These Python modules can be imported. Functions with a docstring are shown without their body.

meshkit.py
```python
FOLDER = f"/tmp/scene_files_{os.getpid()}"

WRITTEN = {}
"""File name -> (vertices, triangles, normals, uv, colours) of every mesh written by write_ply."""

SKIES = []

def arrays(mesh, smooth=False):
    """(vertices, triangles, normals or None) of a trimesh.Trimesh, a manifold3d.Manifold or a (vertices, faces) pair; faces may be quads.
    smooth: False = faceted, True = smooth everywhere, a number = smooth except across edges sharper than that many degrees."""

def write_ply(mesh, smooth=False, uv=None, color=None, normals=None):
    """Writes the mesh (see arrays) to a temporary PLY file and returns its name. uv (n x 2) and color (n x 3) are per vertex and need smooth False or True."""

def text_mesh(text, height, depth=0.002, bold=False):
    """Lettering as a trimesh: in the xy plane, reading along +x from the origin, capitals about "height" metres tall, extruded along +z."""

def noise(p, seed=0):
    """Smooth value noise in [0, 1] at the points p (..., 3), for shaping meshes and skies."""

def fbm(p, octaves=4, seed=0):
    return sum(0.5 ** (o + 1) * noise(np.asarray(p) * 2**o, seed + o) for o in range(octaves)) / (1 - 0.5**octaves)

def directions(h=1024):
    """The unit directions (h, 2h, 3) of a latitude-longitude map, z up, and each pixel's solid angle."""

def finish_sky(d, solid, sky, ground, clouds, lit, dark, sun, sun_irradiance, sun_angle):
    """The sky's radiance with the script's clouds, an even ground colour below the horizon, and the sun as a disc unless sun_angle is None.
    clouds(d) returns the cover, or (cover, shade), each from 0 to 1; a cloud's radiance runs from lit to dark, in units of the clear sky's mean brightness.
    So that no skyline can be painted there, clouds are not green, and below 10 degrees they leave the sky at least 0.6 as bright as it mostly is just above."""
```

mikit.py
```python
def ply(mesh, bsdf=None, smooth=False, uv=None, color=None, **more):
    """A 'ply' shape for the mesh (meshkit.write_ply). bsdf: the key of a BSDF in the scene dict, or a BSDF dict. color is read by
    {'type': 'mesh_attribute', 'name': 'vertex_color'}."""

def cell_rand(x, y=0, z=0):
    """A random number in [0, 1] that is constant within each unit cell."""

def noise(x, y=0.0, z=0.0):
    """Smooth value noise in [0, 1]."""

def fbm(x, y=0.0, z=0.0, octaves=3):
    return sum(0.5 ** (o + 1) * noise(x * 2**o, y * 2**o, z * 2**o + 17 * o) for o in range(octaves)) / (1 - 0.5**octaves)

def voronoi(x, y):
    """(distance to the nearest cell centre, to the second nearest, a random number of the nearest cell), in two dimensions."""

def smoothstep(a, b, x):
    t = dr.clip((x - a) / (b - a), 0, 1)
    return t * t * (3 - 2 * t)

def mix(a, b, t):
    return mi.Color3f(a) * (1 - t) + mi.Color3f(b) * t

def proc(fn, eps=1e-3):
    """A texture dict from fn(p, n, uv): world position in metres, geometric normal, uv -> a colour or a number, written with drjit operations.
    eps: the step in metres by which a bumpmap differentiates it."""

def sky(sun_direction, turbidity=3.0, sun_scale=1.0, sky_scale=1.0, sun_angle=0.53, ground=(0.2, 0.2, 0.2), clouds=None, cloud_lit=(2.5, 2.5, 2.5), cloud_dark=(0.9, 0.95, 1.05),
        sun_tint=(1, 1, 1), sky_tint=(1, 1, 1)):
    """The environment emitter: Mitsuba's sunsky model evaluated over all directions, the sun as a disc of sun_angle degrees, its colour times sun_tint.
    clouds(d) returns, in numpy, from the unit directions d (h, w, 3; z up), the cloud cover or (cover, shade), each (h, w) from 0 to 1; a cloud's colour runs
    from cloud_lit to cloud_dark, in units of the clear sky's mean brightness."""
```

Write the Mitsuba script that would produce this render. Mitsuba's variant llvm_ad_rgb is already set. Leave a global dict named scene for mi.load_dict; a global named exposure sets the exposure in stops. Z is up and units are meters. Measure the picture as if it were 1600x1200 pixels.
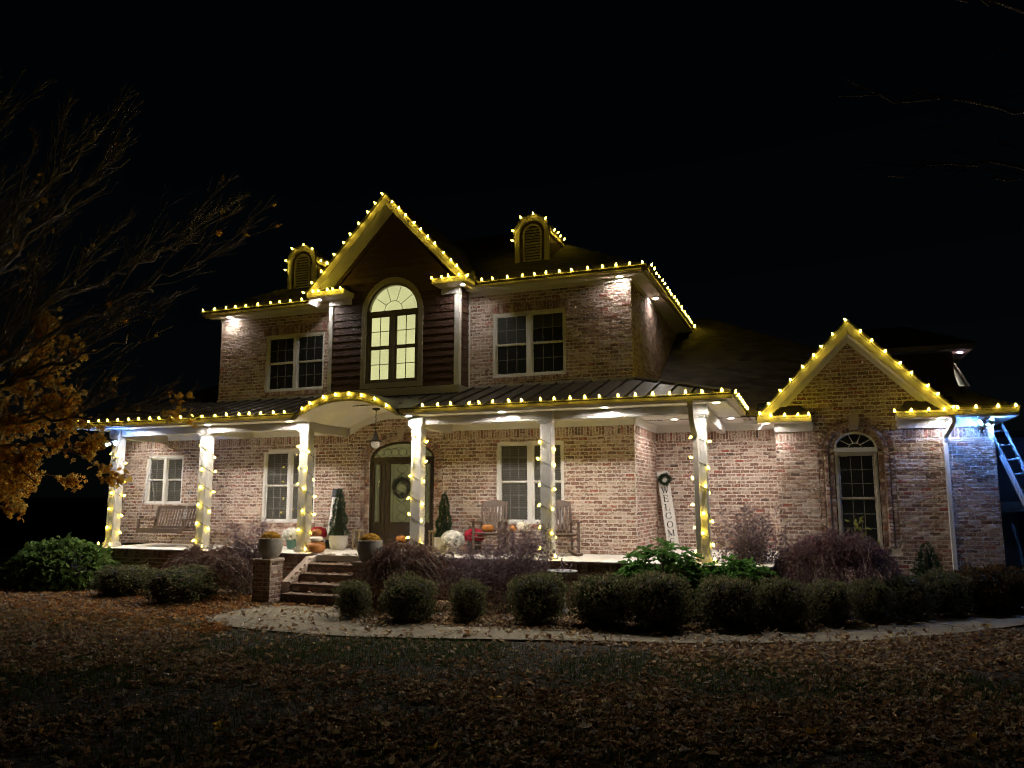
import math, random
import numpy as np, trimesh, mitsuba as mi, drjit as dr, mikit, meshkit
import shapely.geometry as sg
from shapely import affinity
from shapely.ops import unary_union
from mikit import noise, fbm, cell_rand, smoothstep, mix, proc

T = mi.ScalarTransform4f
scene, labels = {}, {}

# ------------------------------------------------------------------ camera, sky, exposure
EYE = np.array([3.4995, -16.2991, 1.1937])
YAW, PITCH, ROLL = -0.3675, 0.1446, -0.0017
fwd = np.array([math.sin(YAW) * math.cos(PITCH), math.cos(YAW) * math.cos(PITCH), math.sin(PITCH)])
rt = np.array([math.cos(YAW), -math.sin(YAW), 0]); upv = np.cross(rt, fwd)
upv = -math.sin(ROLL) * rt + math.cos(ROLL) * upv
scene['camera'] = {'type': 'perspective', 'fov': math.degrees(2 * math.atan(800 / 1215.7)), 'fov_axis': 'x',
                   'near_clip': 0.05, 'far_clip': 2000.0,
                   'to_world': T().look_at(origin=EYE.tolist(), target=(EYE + fwd).tolist(), up=upv.tolist())}
exposure = 4.0
K_ = 2.0 ** -exposure
SKY = 0.011 * K_
scene['night_light'] = {**mikit.sky((-0.3, -1.0, 0.5), turbidity=3, sun_scale=0.0, sky_scale=SKY, ground=(0.05, 0.05, 0.05)), 'sampling_weight': 4.0}
L_DOWN = np.array([1.0, 0.92, 0.85]) * 2000.0 * K_    # recessed soffit lamps
L_BULB = np.array([1.0, 0.73, 0.06]) * 36.0 * K_      # yellow string bulbs
L_FLOOD = np.array([0.11, 0.31, 1.0]) * 1300.0 * K_   # bluish flood lamps
L_WINDOW = np.array([0.66, 0.65, 0.30]) * 1.22 * K_
L_DOOR = np.array([0.40, 0.36, 0.13]) * 0.30 * K_
rng = np.random.default_rng(7)

# ------------------------------------------------------------------ materials
def rgb(*c): return {'type': 'rgb', 'value': list(c)}
def prin(name, c, rough=0.6, two=True, **k):
    b = {'type': 'principled', 'base_color': c if isinstance(c, dict) else rgb(*c), 'roughness': rough, **k}
    scene[name] = {'type': 'twosided', 'bsdf': b} if two else b
def bump(name, c, fn, scale=1.0, rough=0.8, eps=2e-3, **k):
    scene[name] = {'type': 'twosided', 'bsdf': {'type': 'bumpmap', 'arbitrary': proc(fn, eps), 'scale': scale,
                   'bsdf': {'type': 'principled', 'base_color': c if isinstance(c, dict) else rgb(*c), 'roughness': rough, **k}}}

def f_brick(p, n, uv):
    i = dr.floor(uv.x); r1, r2, r3 = cell_rand(i, 1), cell_rand(i, 2), cell_rand(i, 3)
    c = mix((.165, .085, .06), (.26, .155, .112), smoothstep(.1, .8, r1))
    c = mix(c, (.30, .22, .17), smoothstep(.6, .95, r2))
    c = mix(c, (.10, .06, .047), smoothstep(.84, .96, r3))
    c = mix(c, (.24, .075, .05), smoothstep(.92, .96, r1))
    f = fbm(p.x * 26 + 9 * r2, p.y * 26, p.z * 32 + 7 * r3, 3)
    w = smoothstep(.46, .62, f + .30 * (r2 - .5))
    c = mix(c, (.51, .41, .345), .72 * w)
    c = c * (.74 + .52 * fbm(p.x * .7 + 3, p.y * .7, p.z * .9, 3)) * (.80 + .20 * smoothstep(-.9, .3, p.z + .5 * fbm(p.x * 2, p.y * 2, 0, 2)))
    return c * (.82 + .36 * fbm(p.x * 90, p.y * 90, p.z * 90, 2))
def h_brick(p, n, uv): return .006 * fbm(p.x * 45, p.y * 45, p.z * 45, 2)
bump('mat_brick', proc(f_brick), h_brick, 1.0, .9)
def f_mortar(p, n, uv): return mix((.54, .475, .41), (.66, .59, .52), fbm(p.x * 30, p.y * 30, p.z * 30, 2))
prin('mat_mortar', proc(f_mortar), .95)
def f_trim(p, n, uv): return mix((.60, .585, .56), (.70, .685, .66), fbm(p.x * 3, p.y * 3, p.z * 3, 3))
prin('mat_white', proc(f_trim), .5)
def f_col(p, n, uv): return mix((.40, .385, .345), (.48, .46, .42), fbm(p.x * 3, p.y * 3, p.z * 2, 3))
prin('mat_column', proc(f_col), .5)
prin('mat_rake', (.56, .52, .44), .5)
def f_gut(p, n, uv): return mix((.36, .315, .25), (.44, .39, .32), fbm(p.x * 2, p.y * 9, p.z * 12, 3))
prin('mat_gutter', proc(f_gut), .42, specular=.4)
prin('mat_metal_roof', (.06, .05, .038), .42, metallic=.3)
def f_shingle(p, n, uv):
    row = dr.floor(p.z / .085); k = cell_rand(dr.floor((p.x + p.y) * 3.1 + .37 * row), row)
    return mix((.028, .023, .018), (.065, .053, .042), k) * (.7 + .6 * fbm(p.x * 40, p.y * 40, p.z * 40, 2))
def h_shingle(p, n, uv):
    t = p.z / .085; row = dr.floor(t)
    return -.012 * (t - row) + .004 * cell_rand(dr.floor((p.x + p.y) * 3.1 + .37 * row), row)
bump('mat_shingle', proc(f_shingle), h_shingle, 1.0, .95, 4e-3)
def f_siding(p, n, uv): return mix((.066, .036, .026), (.10, .054, .040), fbm(p.x * 2.5, p.y * 3, p.z * 60, 3))
prin('mat_siding', proc(f_siding), .6)
prin('mat_grille', (.19, .185, .17), .5)
prin('mat_bronze', (.045, .035, .026), .4)
prin('mat_tan_trim', (.40, .365, .30), .5)
def f_blind(p, n, uv):
    s = smoothstep(.15, .5, dr.abs(p.z / .05 - dr.floor(p.z / .05) - .5) * 2)
    return mix((.05, .048, .041), (.095, .092, .08), s) * (.8 + .4 * fbm(p.x * 1.5, p.y, p.z * 1.5, 2))
scene['mat_pane_blind'] = {'type': 'twosided', 'bsdf': {'type': 'plastic', 'diffuse_reflectance': proc(f_blind)}}
scene['mat_pane_dark'] = {'type': 'twosided', 'bsdf': {'type': 'plastic', 'diffuse_reflectance': rgb(.020, .022, .021)}}
scene['mat_pane_dim'] = {'type': 'twosided', 'bsdf': {'type': 'plastic', 'diffuse_reflectance': rgb(.055, .058, .055)}}
scene['mat_glass'] = {'type': 'thindielectric'}
scene['mat_black'] = {'type': 'diffuse', 'reflectance': rgb(.02, .02, .02)}
def f_conc(p, n, uv): return mix((.13, .11, .075), (.29, .25, .17), fbm(p.x * 1.7, p.y * 1.7, p.z * 3, 5)) * (.8 + .4 * noise(p.x * 70, p.y * 70, p.z * 70))
bump('mat_concrete', proc(f_conc), lambda p, n, uv: .004 * fbm(p.x * 60, p.y * 60, p.z * 60, 2), 1.0, .9)
prin('mat_porch_floor', proc(lambda p, n, uv: mix((.44, .41, .37), (.56, .53, .48), fbm(p.x * 4, p.y * 4, 0, 3))), .75)
def f_soil(p, n, uv): return mix((.022, .016, .010), (.055, .042, .024), fbm(p.x * 6, p.y * 6, 0, 4))
bump('mat_soil', proc(f_soil), lambda p, n, uv: .05 * fbm(p.x * 14, p.y * 14, 0, 3), 1.0, .95, 5e-3)
def leafy(name, cols, rough=.6, trans=.4):
    def fn(p, n, uv):
        i = dr.floor(uv.x); r = cell_rand(i, 11); c = mi.Color3f(cols[0])
        for k, cc in enumerate(cols[1:]): c = mix(c, cc, dr.select(r > (k + 1) / len(cols), 1.0, 0.0))
        return c * (.65 + .7 * cell_rand(i, 12))
    scene[name] = {'type': 'principledthin', 'base_color': proc(fn), 'roughness': rough, 'diff_trans': trans}
leafy('mat_litter', [(.27, .17, .098), (.35, .235, .14), (.16, .10, .062), (.43, .33, .21), (.31, .265, .21), (.27, .15, .075), (.45, .34, .18), (.20, .125, .074)], .5, .9)
leafy('mat_litter_orange', [(.37, .175, .06), (.43, .23, .085), (.29, .13, .048), (.46, .29, .12), (.24, .125, .06)], .5, 1.0)
leafy('mat_grass', [(.05, .095, .026), (.07, .11, .032), (.10, .10, .04)], .6, .8)
leafy('mat_box', [(.10, .125, .05), (.13, .15, .065), (.19, .17, .095), (.23, .17, .11)], .45, .8)
leafy('mat_box_red', [(.10, .05, .024), (.12, .075, .03), (.07, .06, .028)], .5, .3)
leafy('mat_hydrangea', [(.075, .125, .03), (.10, .16, .04), (.055, .09, .022), (.12, .17, .05)], .5, .7)
leafy('mat_rhodo', [(.07, .16, .035), (.09, .19, .045), (.055, .12, .03)], .35, .8)
leafy('mat_purple', [(.12, .085, .10), (.16, .11, .125), (.085, .06, .065), (.26, .20, .21)], .45, .7)
leafy('mat_lace', [(.15, .085, .065), (.19, .11, .085), (.12, .07, .056)], .7, .8)
leafy('mat_lace_purple', [(.22, .125, .14), (.27, .16, .17), (.17, .095, .10)], .7, .9)
leafy('mat_maple', [(.66, .37, .05), (.70, .45, .08), (.60, .30, .04), (.72, .50, .12), (.42, .22, .05)], .5, 1.2)
leafy('mat_conifer', [(.022, .045, .022), (.03, .058, .028), (.042, .07, .036)], .6, .3)
leafy('mat_sapling', [(.20, .21, .05), (.26, .25, .06)], .5, .8)
leafy('mat_mum_white', [(.62, .60, .55), (.45, .46, .38), (.66, .65, .62)], .7, .4)
leafy('mat_mum_red', [(.36, .03, .05), (.28, .025, .04)], .7, .4)
leafy('mat_mum_gold', [(.36, .20, .035), (.28, .14, .025), (.42, .25, .05)], .7, .4)
prin('mat_bark', proc(lambda p, n, uv: mix((.15, .13, .105), (.30, .265, .22), fbm(p.x * 20, p.y * 20, p.z * 7, 3))), .9)
prin('mat_twig', (.035, .024, .017), .9)
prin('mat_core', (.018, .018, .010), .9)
def f_pump(p, n, uv): return mix((.31, .105, .018), (.40, .16, .03), fbm(p.x * 14, p.y * 14, p.z * 7, 3))
prin('mat_pumpkin', proc(f_pump), .45)
prin('mat_pumpkin_white', proc(lambda p, n, uv: mix((.62, .56, .44), (.72, .66, .55), fbm(p.x * 14, p.y * 14, p.z * 7, 3))), .5)
prin('mat_stem', (.16, .13, .06), .8)
prin('mat_pot_white', (.58, .55, .50), .55)
bump('mat_pot_grey', proc(lambda p, n, uv: mix((.25, .235, .20), (.36, .34, .29), fbm(p.x * 9, p.y * 9, p.z * 9, 4))), lambda p, n, uv: .004 * fbm(p.x * 40, p.y * 40, p.z * 40, 2), 1.0, .85)
prin('mat_pot_green', (.06, .16, .13), .4)
def f_wood(p, n, uv): return mix((.075, .048, .036), (.125, .085, .064), fbm(p.x * 14, p.y * 14, p.z * 5, 3))
prin('mat_wood', proc(f_wood), .55)
prin('mat_wood_tan', proc(lambda p, n, uv: mix((.26, .20, .12), (.36, .29, .18), fbm(p.x * 30, p.y * 30, p.z * 4, 3))), .6)
prin('mat_dark_metal', (.035, .032, .03), .4)
prin('mat_chain', (.35, .35, .36), .35, metallic=.6)
prin('mat_alu', (.52, .54, .57), .38, metallic=.4)
prin('mat_sign', proc(lambda p, n, uv: mix((.62, .60, .55), (.72, .70, .66), fbm(p.x * 20, p.y * 20, p.z * 3, 3))), .6)
prin('mat_sign_frame', (.035, .035, .045), .5)
prin('mat_wire', (.012, .018, .010), .6)
prin('mat_bulb', (.6, .45, .1), .3)
prin('mat_globe', (.55, .53, .47), .25)
prin('mat_stone', (.24, .24, .24), .8)
prin('mat_garage', (.22, .24, .28), .7)

# ------------------------------------------------------------------ mesh helpers
def num(key):
    if key not in scene and key not in labels and key not in USED: USED.add(key); return key
    k = 1
    while f'{key}_{k:03d}' in USED: k += 1
    USED.add(f'{key}_{k:03d}'); return f'{key}_{k:03d}'
USED = set()
def put(key, mesh, mat, smooth=False, uv=None, **k):
    key = num(key)
    if isinstance(mesh, MB): uv = mesh.uvs(); mesh = mesh.mesh()
    if 'emitter' in k: uv = np.array(mesh.vertices)[:, [0, 2]] * .1 + .5
    scene[key] = mikit.ply(mesh, mat, smooth=smooth, uv=uv, **k)
    if key.rsplit('__', 1)[-1] in ('leaves', 'foliage', 'flowers', 'crown'): labels[key] = {'kind': 'stuff'}
    return key
def thing(name, label, cat, group=None):
    key = num(name); labels[key] = {'label': label, 'category': cat}
    if group: labels[key]['group'] = group
    return key
def struct(name, mesh, mat, **k):
    key = put(name, mesh, mat, **k); labels[key] = {'kind': 'structure'}; return key

_S = np.array([[x, y, z] for x in (-1, 1) for y in (-1, 1) for z in (-1, 1)], float)
def _tmpl():
    v = []
    for s in _S:
        for a in range(3):
            q = s * .8; q[a] = s[a]; v.append(q)
    v = np.array(v); h = trimesh.convex.convex_hull(v)
    idx = [int(np.argmin(((v - p) ** 2).sum(1))) for p in h.vertices]
    f = np.array(idx)[h.faces]
    n = np.cross(v[f[:, 1]] - v[f[:, 0]], v[f[:, 2]] - v[f[:, 0]])
    flip = (n * v[f].mean(1)).sum(1) < 0; f[flip] = f[flip][:, ::-1]
    return f
CHF = _tmpl()
CUF = np.array([[0, 1, 3], [0, 3, 2], [4, 6, 7], [4, 7, 5], [0, 4, 5], [0, 5, 1], [2, 3, 7], [2, 7, 6], [0, 2, 6], [0, 6, 4], [1, 5, 7], [1, 7, 3]])
class Fr:
    """A local frame: origin and axes u, v, n."""
    def __init__(s, O, U=(1, 0, 0), V=(0, 0, 1), N=None):
        s.O, s.U, s.V = np.array(O, float), np.array(U, float), np.array(V, float)
        s.N = np.cross(s.U, s.V) if N is None else np.array(N, float)
        s.A = np.stack([s.U, s.V, s.N])
    def __call__(s, p): return np.asarray(p, float) @ s.A + s.O
WORLD = Fr((0, 0, 0), (1, 0, 0), (0, 1, 0), (0, 0, 1))
def rotz(a, O=(0, 0, 0)):
    c, s = math.cos(a), math.sin(a); return Fr(O, (c, s, 0), (-s, c, 0), (0, 0, 1))
class MB:
    def __init__(s): s.v, s.f, s.u, s.n = [], [], [], 0
    def add(s, v, f, uv=None):
        v, f = np.asarray(v, float), np.asarray(f, int)
        if f.shape[1] == 4: f = np.vstack([f[:, :3], f[:, [0, 2, 3]]])
        s.v.append(v); s.f.append(f + s.n); s.n += len(v)
        s.u.append(np.zeros((len(v), 2)) if uv is None else uv); s.has = getattr(s, 'has', False) or uv is not None
        return s
    def box(s, a, b, c=0.0, F=WORLD):
        a, b = np.minimum(a, b).astype(float), np.maximum(a, b).astype(float)
        m, h = (a + b) / 2, (b - a) / 2
        if c <= 0: return s.add(F(m + _S * h), CUF if np.linalg.det(F.A) > 0 else CUF[:, ::-1])
        c = min(c, h.min() * .6)
        v = []
        for q in _S:
            for k in range(3):
                w = q * (h - c); w[k] = q[k] * h[k]; v.append(m + w)
        return s.add(F(np.array(v)), CHF if np.linalg.det(F.A) > 0 else CHF[:, ::-1])
    def tube(s, P, R, k=5, cap=True):
        P = np.asarray(P, float); R = np.broadcast_to(np.asarray(R, float), (len(P),))
        d = np.gradient(P, axis=0); d /= np.linalg.norm(d, axis=1, keepdims=True) + 1e-12
        a = np.cross(d, [0, 0, 1.0]); bad = np.linalg.norm(a, axis=1) < .2
        a[bad] = np.cross(d[bad], [1.0, 0, 0]); a /= np.linalg.norm(a, axis=1, keepdims=True)
        b = np.cross(d, a); t = np.arange(k) * 2 * np.pi / k
        v = (P[:, None] + R[:, None, None] * (np.cos(t)[None, :, None] * a[:, None] + np.sin(t)[None, :, None] * b[:, None])).reshape(-1, 3)
        f = []
        for i in range(len(P) - 1):
            for j in range(k):
                j2 = (j + 1) % k; f.append([i * k + j, i * k + j2, (i + 1) * k + j2, (i + 1) * k + j])
        f = np.array(f); f = np.vstack([f[:, :3], f[:, [0, 2, 3]]])
        if cap:
            e = [[0, j + 1, j] for j in range(1, k - 1)] + [[(len(P) - 1) * k, (len(P) - 1) * k + j, (len(P) - 1) * k + j + 1] for j in range(1, k - 1)]
            f = np.vstack([f, e])
        return s.add(v, f)
    def lathe(s, prof, c=(0, 0, 0), k=16, F=None, lobes=0, amp=0.0):
        prof = np.asarray(prof, float); t = np.arange(k) * 2 * np.pi / k
        m = 1 + amp * (np.abs(np.cos(t * lobes / 2)) - .6) if lobes else np.ones(k)
        v = np.stack([prof[:, None, 0] * (np.cos(t) * m)[None], prof[:, None, 0] * (np.sin(t) * m)[None], np.repeat(prof[:, 1:2], k, 1)], -1).reshape(-1, 3)
        f = [[i * k + j, i * k + (j + 1) % k, (i + 1) * k + (j + 1) % k, (i + 1) * k + j] for i in range(len(prof) - 1) for j in range(k)]
        v = v + np.asarray(c) if F is None else F(v)
        return s.add(v, f)
    def ext(s, poly, n0, n1, F, wedge=None):
        for g in getattr(poly, 'geoms', [poly]):
            if g.geom_type != 'Polygon' or g.area < 1e-6: continue
            m = trimesh.creation.extrude_polygon(g, 1.0, engine='earcut'); v = np.array(m.vertices); f = np.array(m.faces)
            z = v[:, 2].copy(); v[:, 2] = n0 + (n1 - n0) * z
            if wedge is not None: v[:, 2] += z * wedge(v[:, 1])
            s.add(F(v), f if np.linalg.det(F.A) > 0 else f[:, ::-1])
        return s
    def prof(s, pr, A, B, out, up=(0, 0, 1)):
        """closed profile (out, up) swept straight from A to B"""
        pr = np.asarray(pr, float); A, B, o, w = (np.asarray(x, float) for x in (A, B, out, up)); k = len(pr)
        off = pr[:, :1] * o + pr[:, 1:] * w
        m = trimesh.creation.extrude_polygon(sg.Polygon(pr), 1.0, engine='earcut')
        v = np.array(m.vertices); f = np.array(m.faces)
        X = A + v[:, :1] * o + v[:, 1:2] * w + v[:, 2:3] * (B - A)
        if np.dot(np.cross(o, w), B - A) < 0: f = f[:, ::-1]
        return s.add(X, f)
    def mesh(s): return trimesh.Trimesh(np.vstack(s.v), np.vstack(s.f), process=False)
    def uvs(s): return np.vstack(s.u) if getattr(s, 'has', False) else None
def rect(u0, v0, u1, v1): return sg.box(min(u0, u1), min(v0, v1), max(u0, u1), max(v0, v1))
def arc(cx, cz, rx, rz, a0=0, a1=180, n=32):
    t = np.radians(np.linspace(a0, a1, n)); return [(cx + rx * math.cos(a), cz + rz * math.sin(a)) for a in t]
def unit(v): v = np.asarray(v, float); return v / (np.linalg.norm(v, axis=-1, keepdims=True) + 1e-12)

def leaves(P, A, N, L, W, fold=.15, curl=.15):
    """Diamond leaves: base P, axis A, normal N; returns MB with an id per leaf in uv."""
    n = len(P); A = unit(A); S = unit(np.cross(A, N)); N = np.cross(S, A)
    L = np.broadcast_to(np.asarray(L, float), (n,))[:, None]; W = np.broadcast_to(np.asarray(W, float), (n,))[:, None]
    v = np.stack([P, P + A * L * .45 + S * W * .5 + N * W * fold, P + A * L + N * L * -curl, P + A * L * .45 - S * W * .5 + N * W * fold], 1).reshape(-1, 3)
    b = np.arange(n)[:, None] * 4; f = np.concatenate([b + [0, 1, 2], b + [0, 2, 3]], 1).reshape(-1, 3)
    i = rng.integers(0, 250, n).astype(float)
    uv = np.stack([np.stack([i + .5, i + .8, i + .5, i + .2], 1), np.tile([0, .45, 1, .45], (n, 1))], -1).reshape(-1, 2)
    return MB().add(v, f, uv)
STAR = np.array([(0, .15), (-.34, -.02), (-.30, .33), (-.62, .50), (-.28, .62), (0, 1.0), (.28, .62), (.62, .50), (.30, .33), (.34, -.02)])
def star_leaves(P, A, N, L, curl=.3):
    n = len(P); A = unit(A); S = unit(np.cross(A, N)); N = np.cross(S, A); L = np.broadcast_to(np.asarray(L, float), (n,))
    k = len(STAR); ring = STAR[None] * (1 + .25 * (rng.random((n, k, 1)) - .5)); h = (rng.random((n, k)) - .35) * curl
    ring = np.concatenate([ring, h[..., None]], -1); cen = np.tile(np.array([[[0, .42, 0.0]]]), (n, 1, 1))
    loc = np.concatenate([cen, ring], 1) * L[:, None, None]
    v = (P[:, None] + loc[..., :1] * S[:, None] + loc[..., 1:2] * A[:, None] + loc[..., 2:] * N[:, None]).reshape(-1, 3)
    t = np.array([[0, 1 + j, 1 + (j + 1) % k] for j in range(k)]); f = (np.arange(n)[:, None, None] * (k + 1) + t[None]).reshape(-1, 3)
    i = np.repeat(rng.integers(0, 250, n).astype(float), k + 1); q = np.concatenate([cen, ring], 1)[..., :2].reshape(-1, 2)
    return MB().add(v, f, np.stack([i + .5 + .3 * q[:, 0], q[:, 1]], 1))
def rdir(n): return unit(rng.normal(size=(n, 3)))

# ------------------------------------------------------------------ brick laying
CO, BL, JT = .0804, .203, .015
class Bricks:
    def __init__(s): s.items = []
    def one(s, F, u0, v0, u1, v1, wall, proud=0.0, near=False): s.items.append((F, u0, v0, u1, v1, proud, wall, near))
    def lay(s, F, poly, wall, near=False, sold=None, v0=None, u0=0.0):
        a, b, c, d = poly.bounds; base = b if v0 is None else v0; P = sg.prep(poly) if hasattr(sg, 'prep') else None
        rows = int(math.ceil((d - base) / CO))
        for r in range(rows):
            z0 = base + r * CO; ph = u0 + (BL / 2 if r % 2 else 0) + .012 * math.sin(r * 3.7)
            x = math.floor((a - ph) / BL) * BL + ph
            while x < c:
                s.cut(F, poly, x + JT / 2, z0 + JT / 2, x + BL - JT / 2, z0 + CO - JT / 2, wall, near); x += BL
    def cut(s, F, poly, x0, z0, x1, z1, wall, near, proud=0.0):
        b = sg.box(x0, z0, x1, z1); q = b.intersection(poly)
        if q.is_empty or q.area < .04 * b.area: return
        if q.area < .985 * b.area: x0, z0, x1, z1 = q.bounds
        if x1 - x0 < .02 or z1 - z0 < .015: return
        s.one(F, x0, z0, x1, z1, wall, proud, near)
    def soldier(s, F, poly, wall, near=False, w=.0677, proud=0.0):
        a, b, c, d = poly.bounds; x = a
        while x < c - .03:
            s.cut(F, poly, x + .005, b + .005, x + w - .005, d - .005, wall, near, proud); x += w
    def ring(s, F, cx, cz, rx, rz, th, a0, a1, wall, proud=.0, near=False, w=.072):
        n = max(4, int(math.radians(a1 - a0) * (rx + rz) / 2 / w)); 
        for k in range(n):
            t = math.radians(a0 + (a1 - a0) * (k + .5) / n)
            p = np.array([cx + rx * math.cos(t), cz + rz * math.sin(t)]); nn = unit(np.array([math.cos(t) / rx, math.sin(t) / rz])); tt = np.array([nn[1], -nn[0]])
            seg = math.hypot(rx * math.sin(t), rz * math.cos(t)) * math.radians(a1 - a0) / n
            G = Fr(F(np.array([p[0], p[1], 0.0])), tt[0] * F.U + tt[1] * F.V, nn[0] * F.U + nn[1] * F.V)
            s.one(G, -seg / 2 + .005, .004, seg / 2 - .005, th - .004, wall, proud, near)
    def geo(s, it):
        F, u0, v0, u1, v1, pr, wall, near = it
        d = pr + rng.uniform(-.0035, .0035); c = .006
        j = lambda: rng.uniform(-.0025, .0025, (4, 2))
        q = np.array([[u0, v0], [u1, v0], [u1, v1], [u0, v1]])
        i = np.array([[u0 + c, v0 + c], [u1 - c, v0 + c], [u1 - c, v1 - c], [u0 + c, v1 - c]]) + j()
        o = q + j()
        tl = rng.uniform(-.002, .002, 4)
        v = np.vstack([np.c_[i, d + tl], np.c_[o, np.full(4, d - c)], np.c_[q, np.full(4, -.04)]])
        f = [[0, 1, 2, 3]] + [[4 + k, 4 + (k + 1) % 4, (k + 1) % 4, k] for k in range(4)] + [[8 + k, 8 + (k + 1) % 4, 4 + (k + 1) % 4, 4 + k] for k in range(4)]
        b = float(rng.integers(0, 1000)); w = max(u1 - u0, 1e-3); h = max(v1 - v0, 1e-3)
        uv = np.c_[b + .1 + .8 * np.clip((v[:, 0] - u0) / w, 0, 1), np.clip((v[:, 1] - v0) / h, 0, 1)]
        return F(v), np.array(f), uv
    def build(s, owner, keep=300, rest='brickwork'):
        dist = [np.linalg.norm(F(np.array([u0, v0, 0])) - EYE) + (0 if near else 1000) for F, u0, v0, u1, v1, pr, w, near in s.items]
        order = np.argsort(dist, kind='stable'); mb = MB()
        for r, k in enumerate(order):
            g = s.geo(s.items[k])
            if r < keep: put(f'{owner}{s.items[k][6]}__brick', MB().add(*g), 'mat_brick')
            else: mb.add(*g)
        if mb.n: labels[put(f'{owner}__{rest}', mb, 'mat_brick')] = {'kind': 'stuff'}

# ================================================================== THE HOUSE
H = thing('brick_house', 'two-storey whitewashed brick house with gabled roofs and a long lit front porch', 'house')
h = lambda n: f'{H}__{n}'
BR = Bricks()
FM = Fr((0, 0, 0)); FS = Fr((0, 0, 0), (0, 1, 0)); FR = Fr((0, 2.4, 0)); FW = Fr((0, 1.35, 0)); FB = Fr((0, -.6, 0)); FF = Fr((0, -1.80, 0))
def wall(name, F, poly, holes=None, sold=None, near=False, v0=None, soldtop=0.0):
    body = poly if holes is None else poly.difference(holes)
    if F is FS: body = body.intersection(rect(.035, -9, 99, 99))
    put(h(name), MB().ext(body, -.13, -.006, F), 'mat_mortar')
    key = '__' + name; b = body
    if sold is not None:
        for g in sold: BR.soldier(F, g.intersection(body) if False else g, key, near); b = b.difference(g)
    BR.lay(F, b, key, near, v0=v0)
SOFF, PC = 2.89, 2.90
WL = [(-13.46, 1.02, 1.28, 1.29), (-9.57, .58, 1.58, 1.81), (-3.15, .62, 1.58, 1.81)]
DX, DS, DW, DR = -5.60, 2.10, .87, .42          # door: centre, springing, half width, rise
door_poly = sg.Polygon([(DX - DW, 0)] + arc(DX, DS, DW, DR)[::-1] + [(DX + DW, 0)])
door_ring = sg.Polygon([(DX - DW - .22, 0)] + arc(DX, DS, DW + .22, DR + .22)[::-1] + [(DX + DW + .22, 0)])
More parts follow.
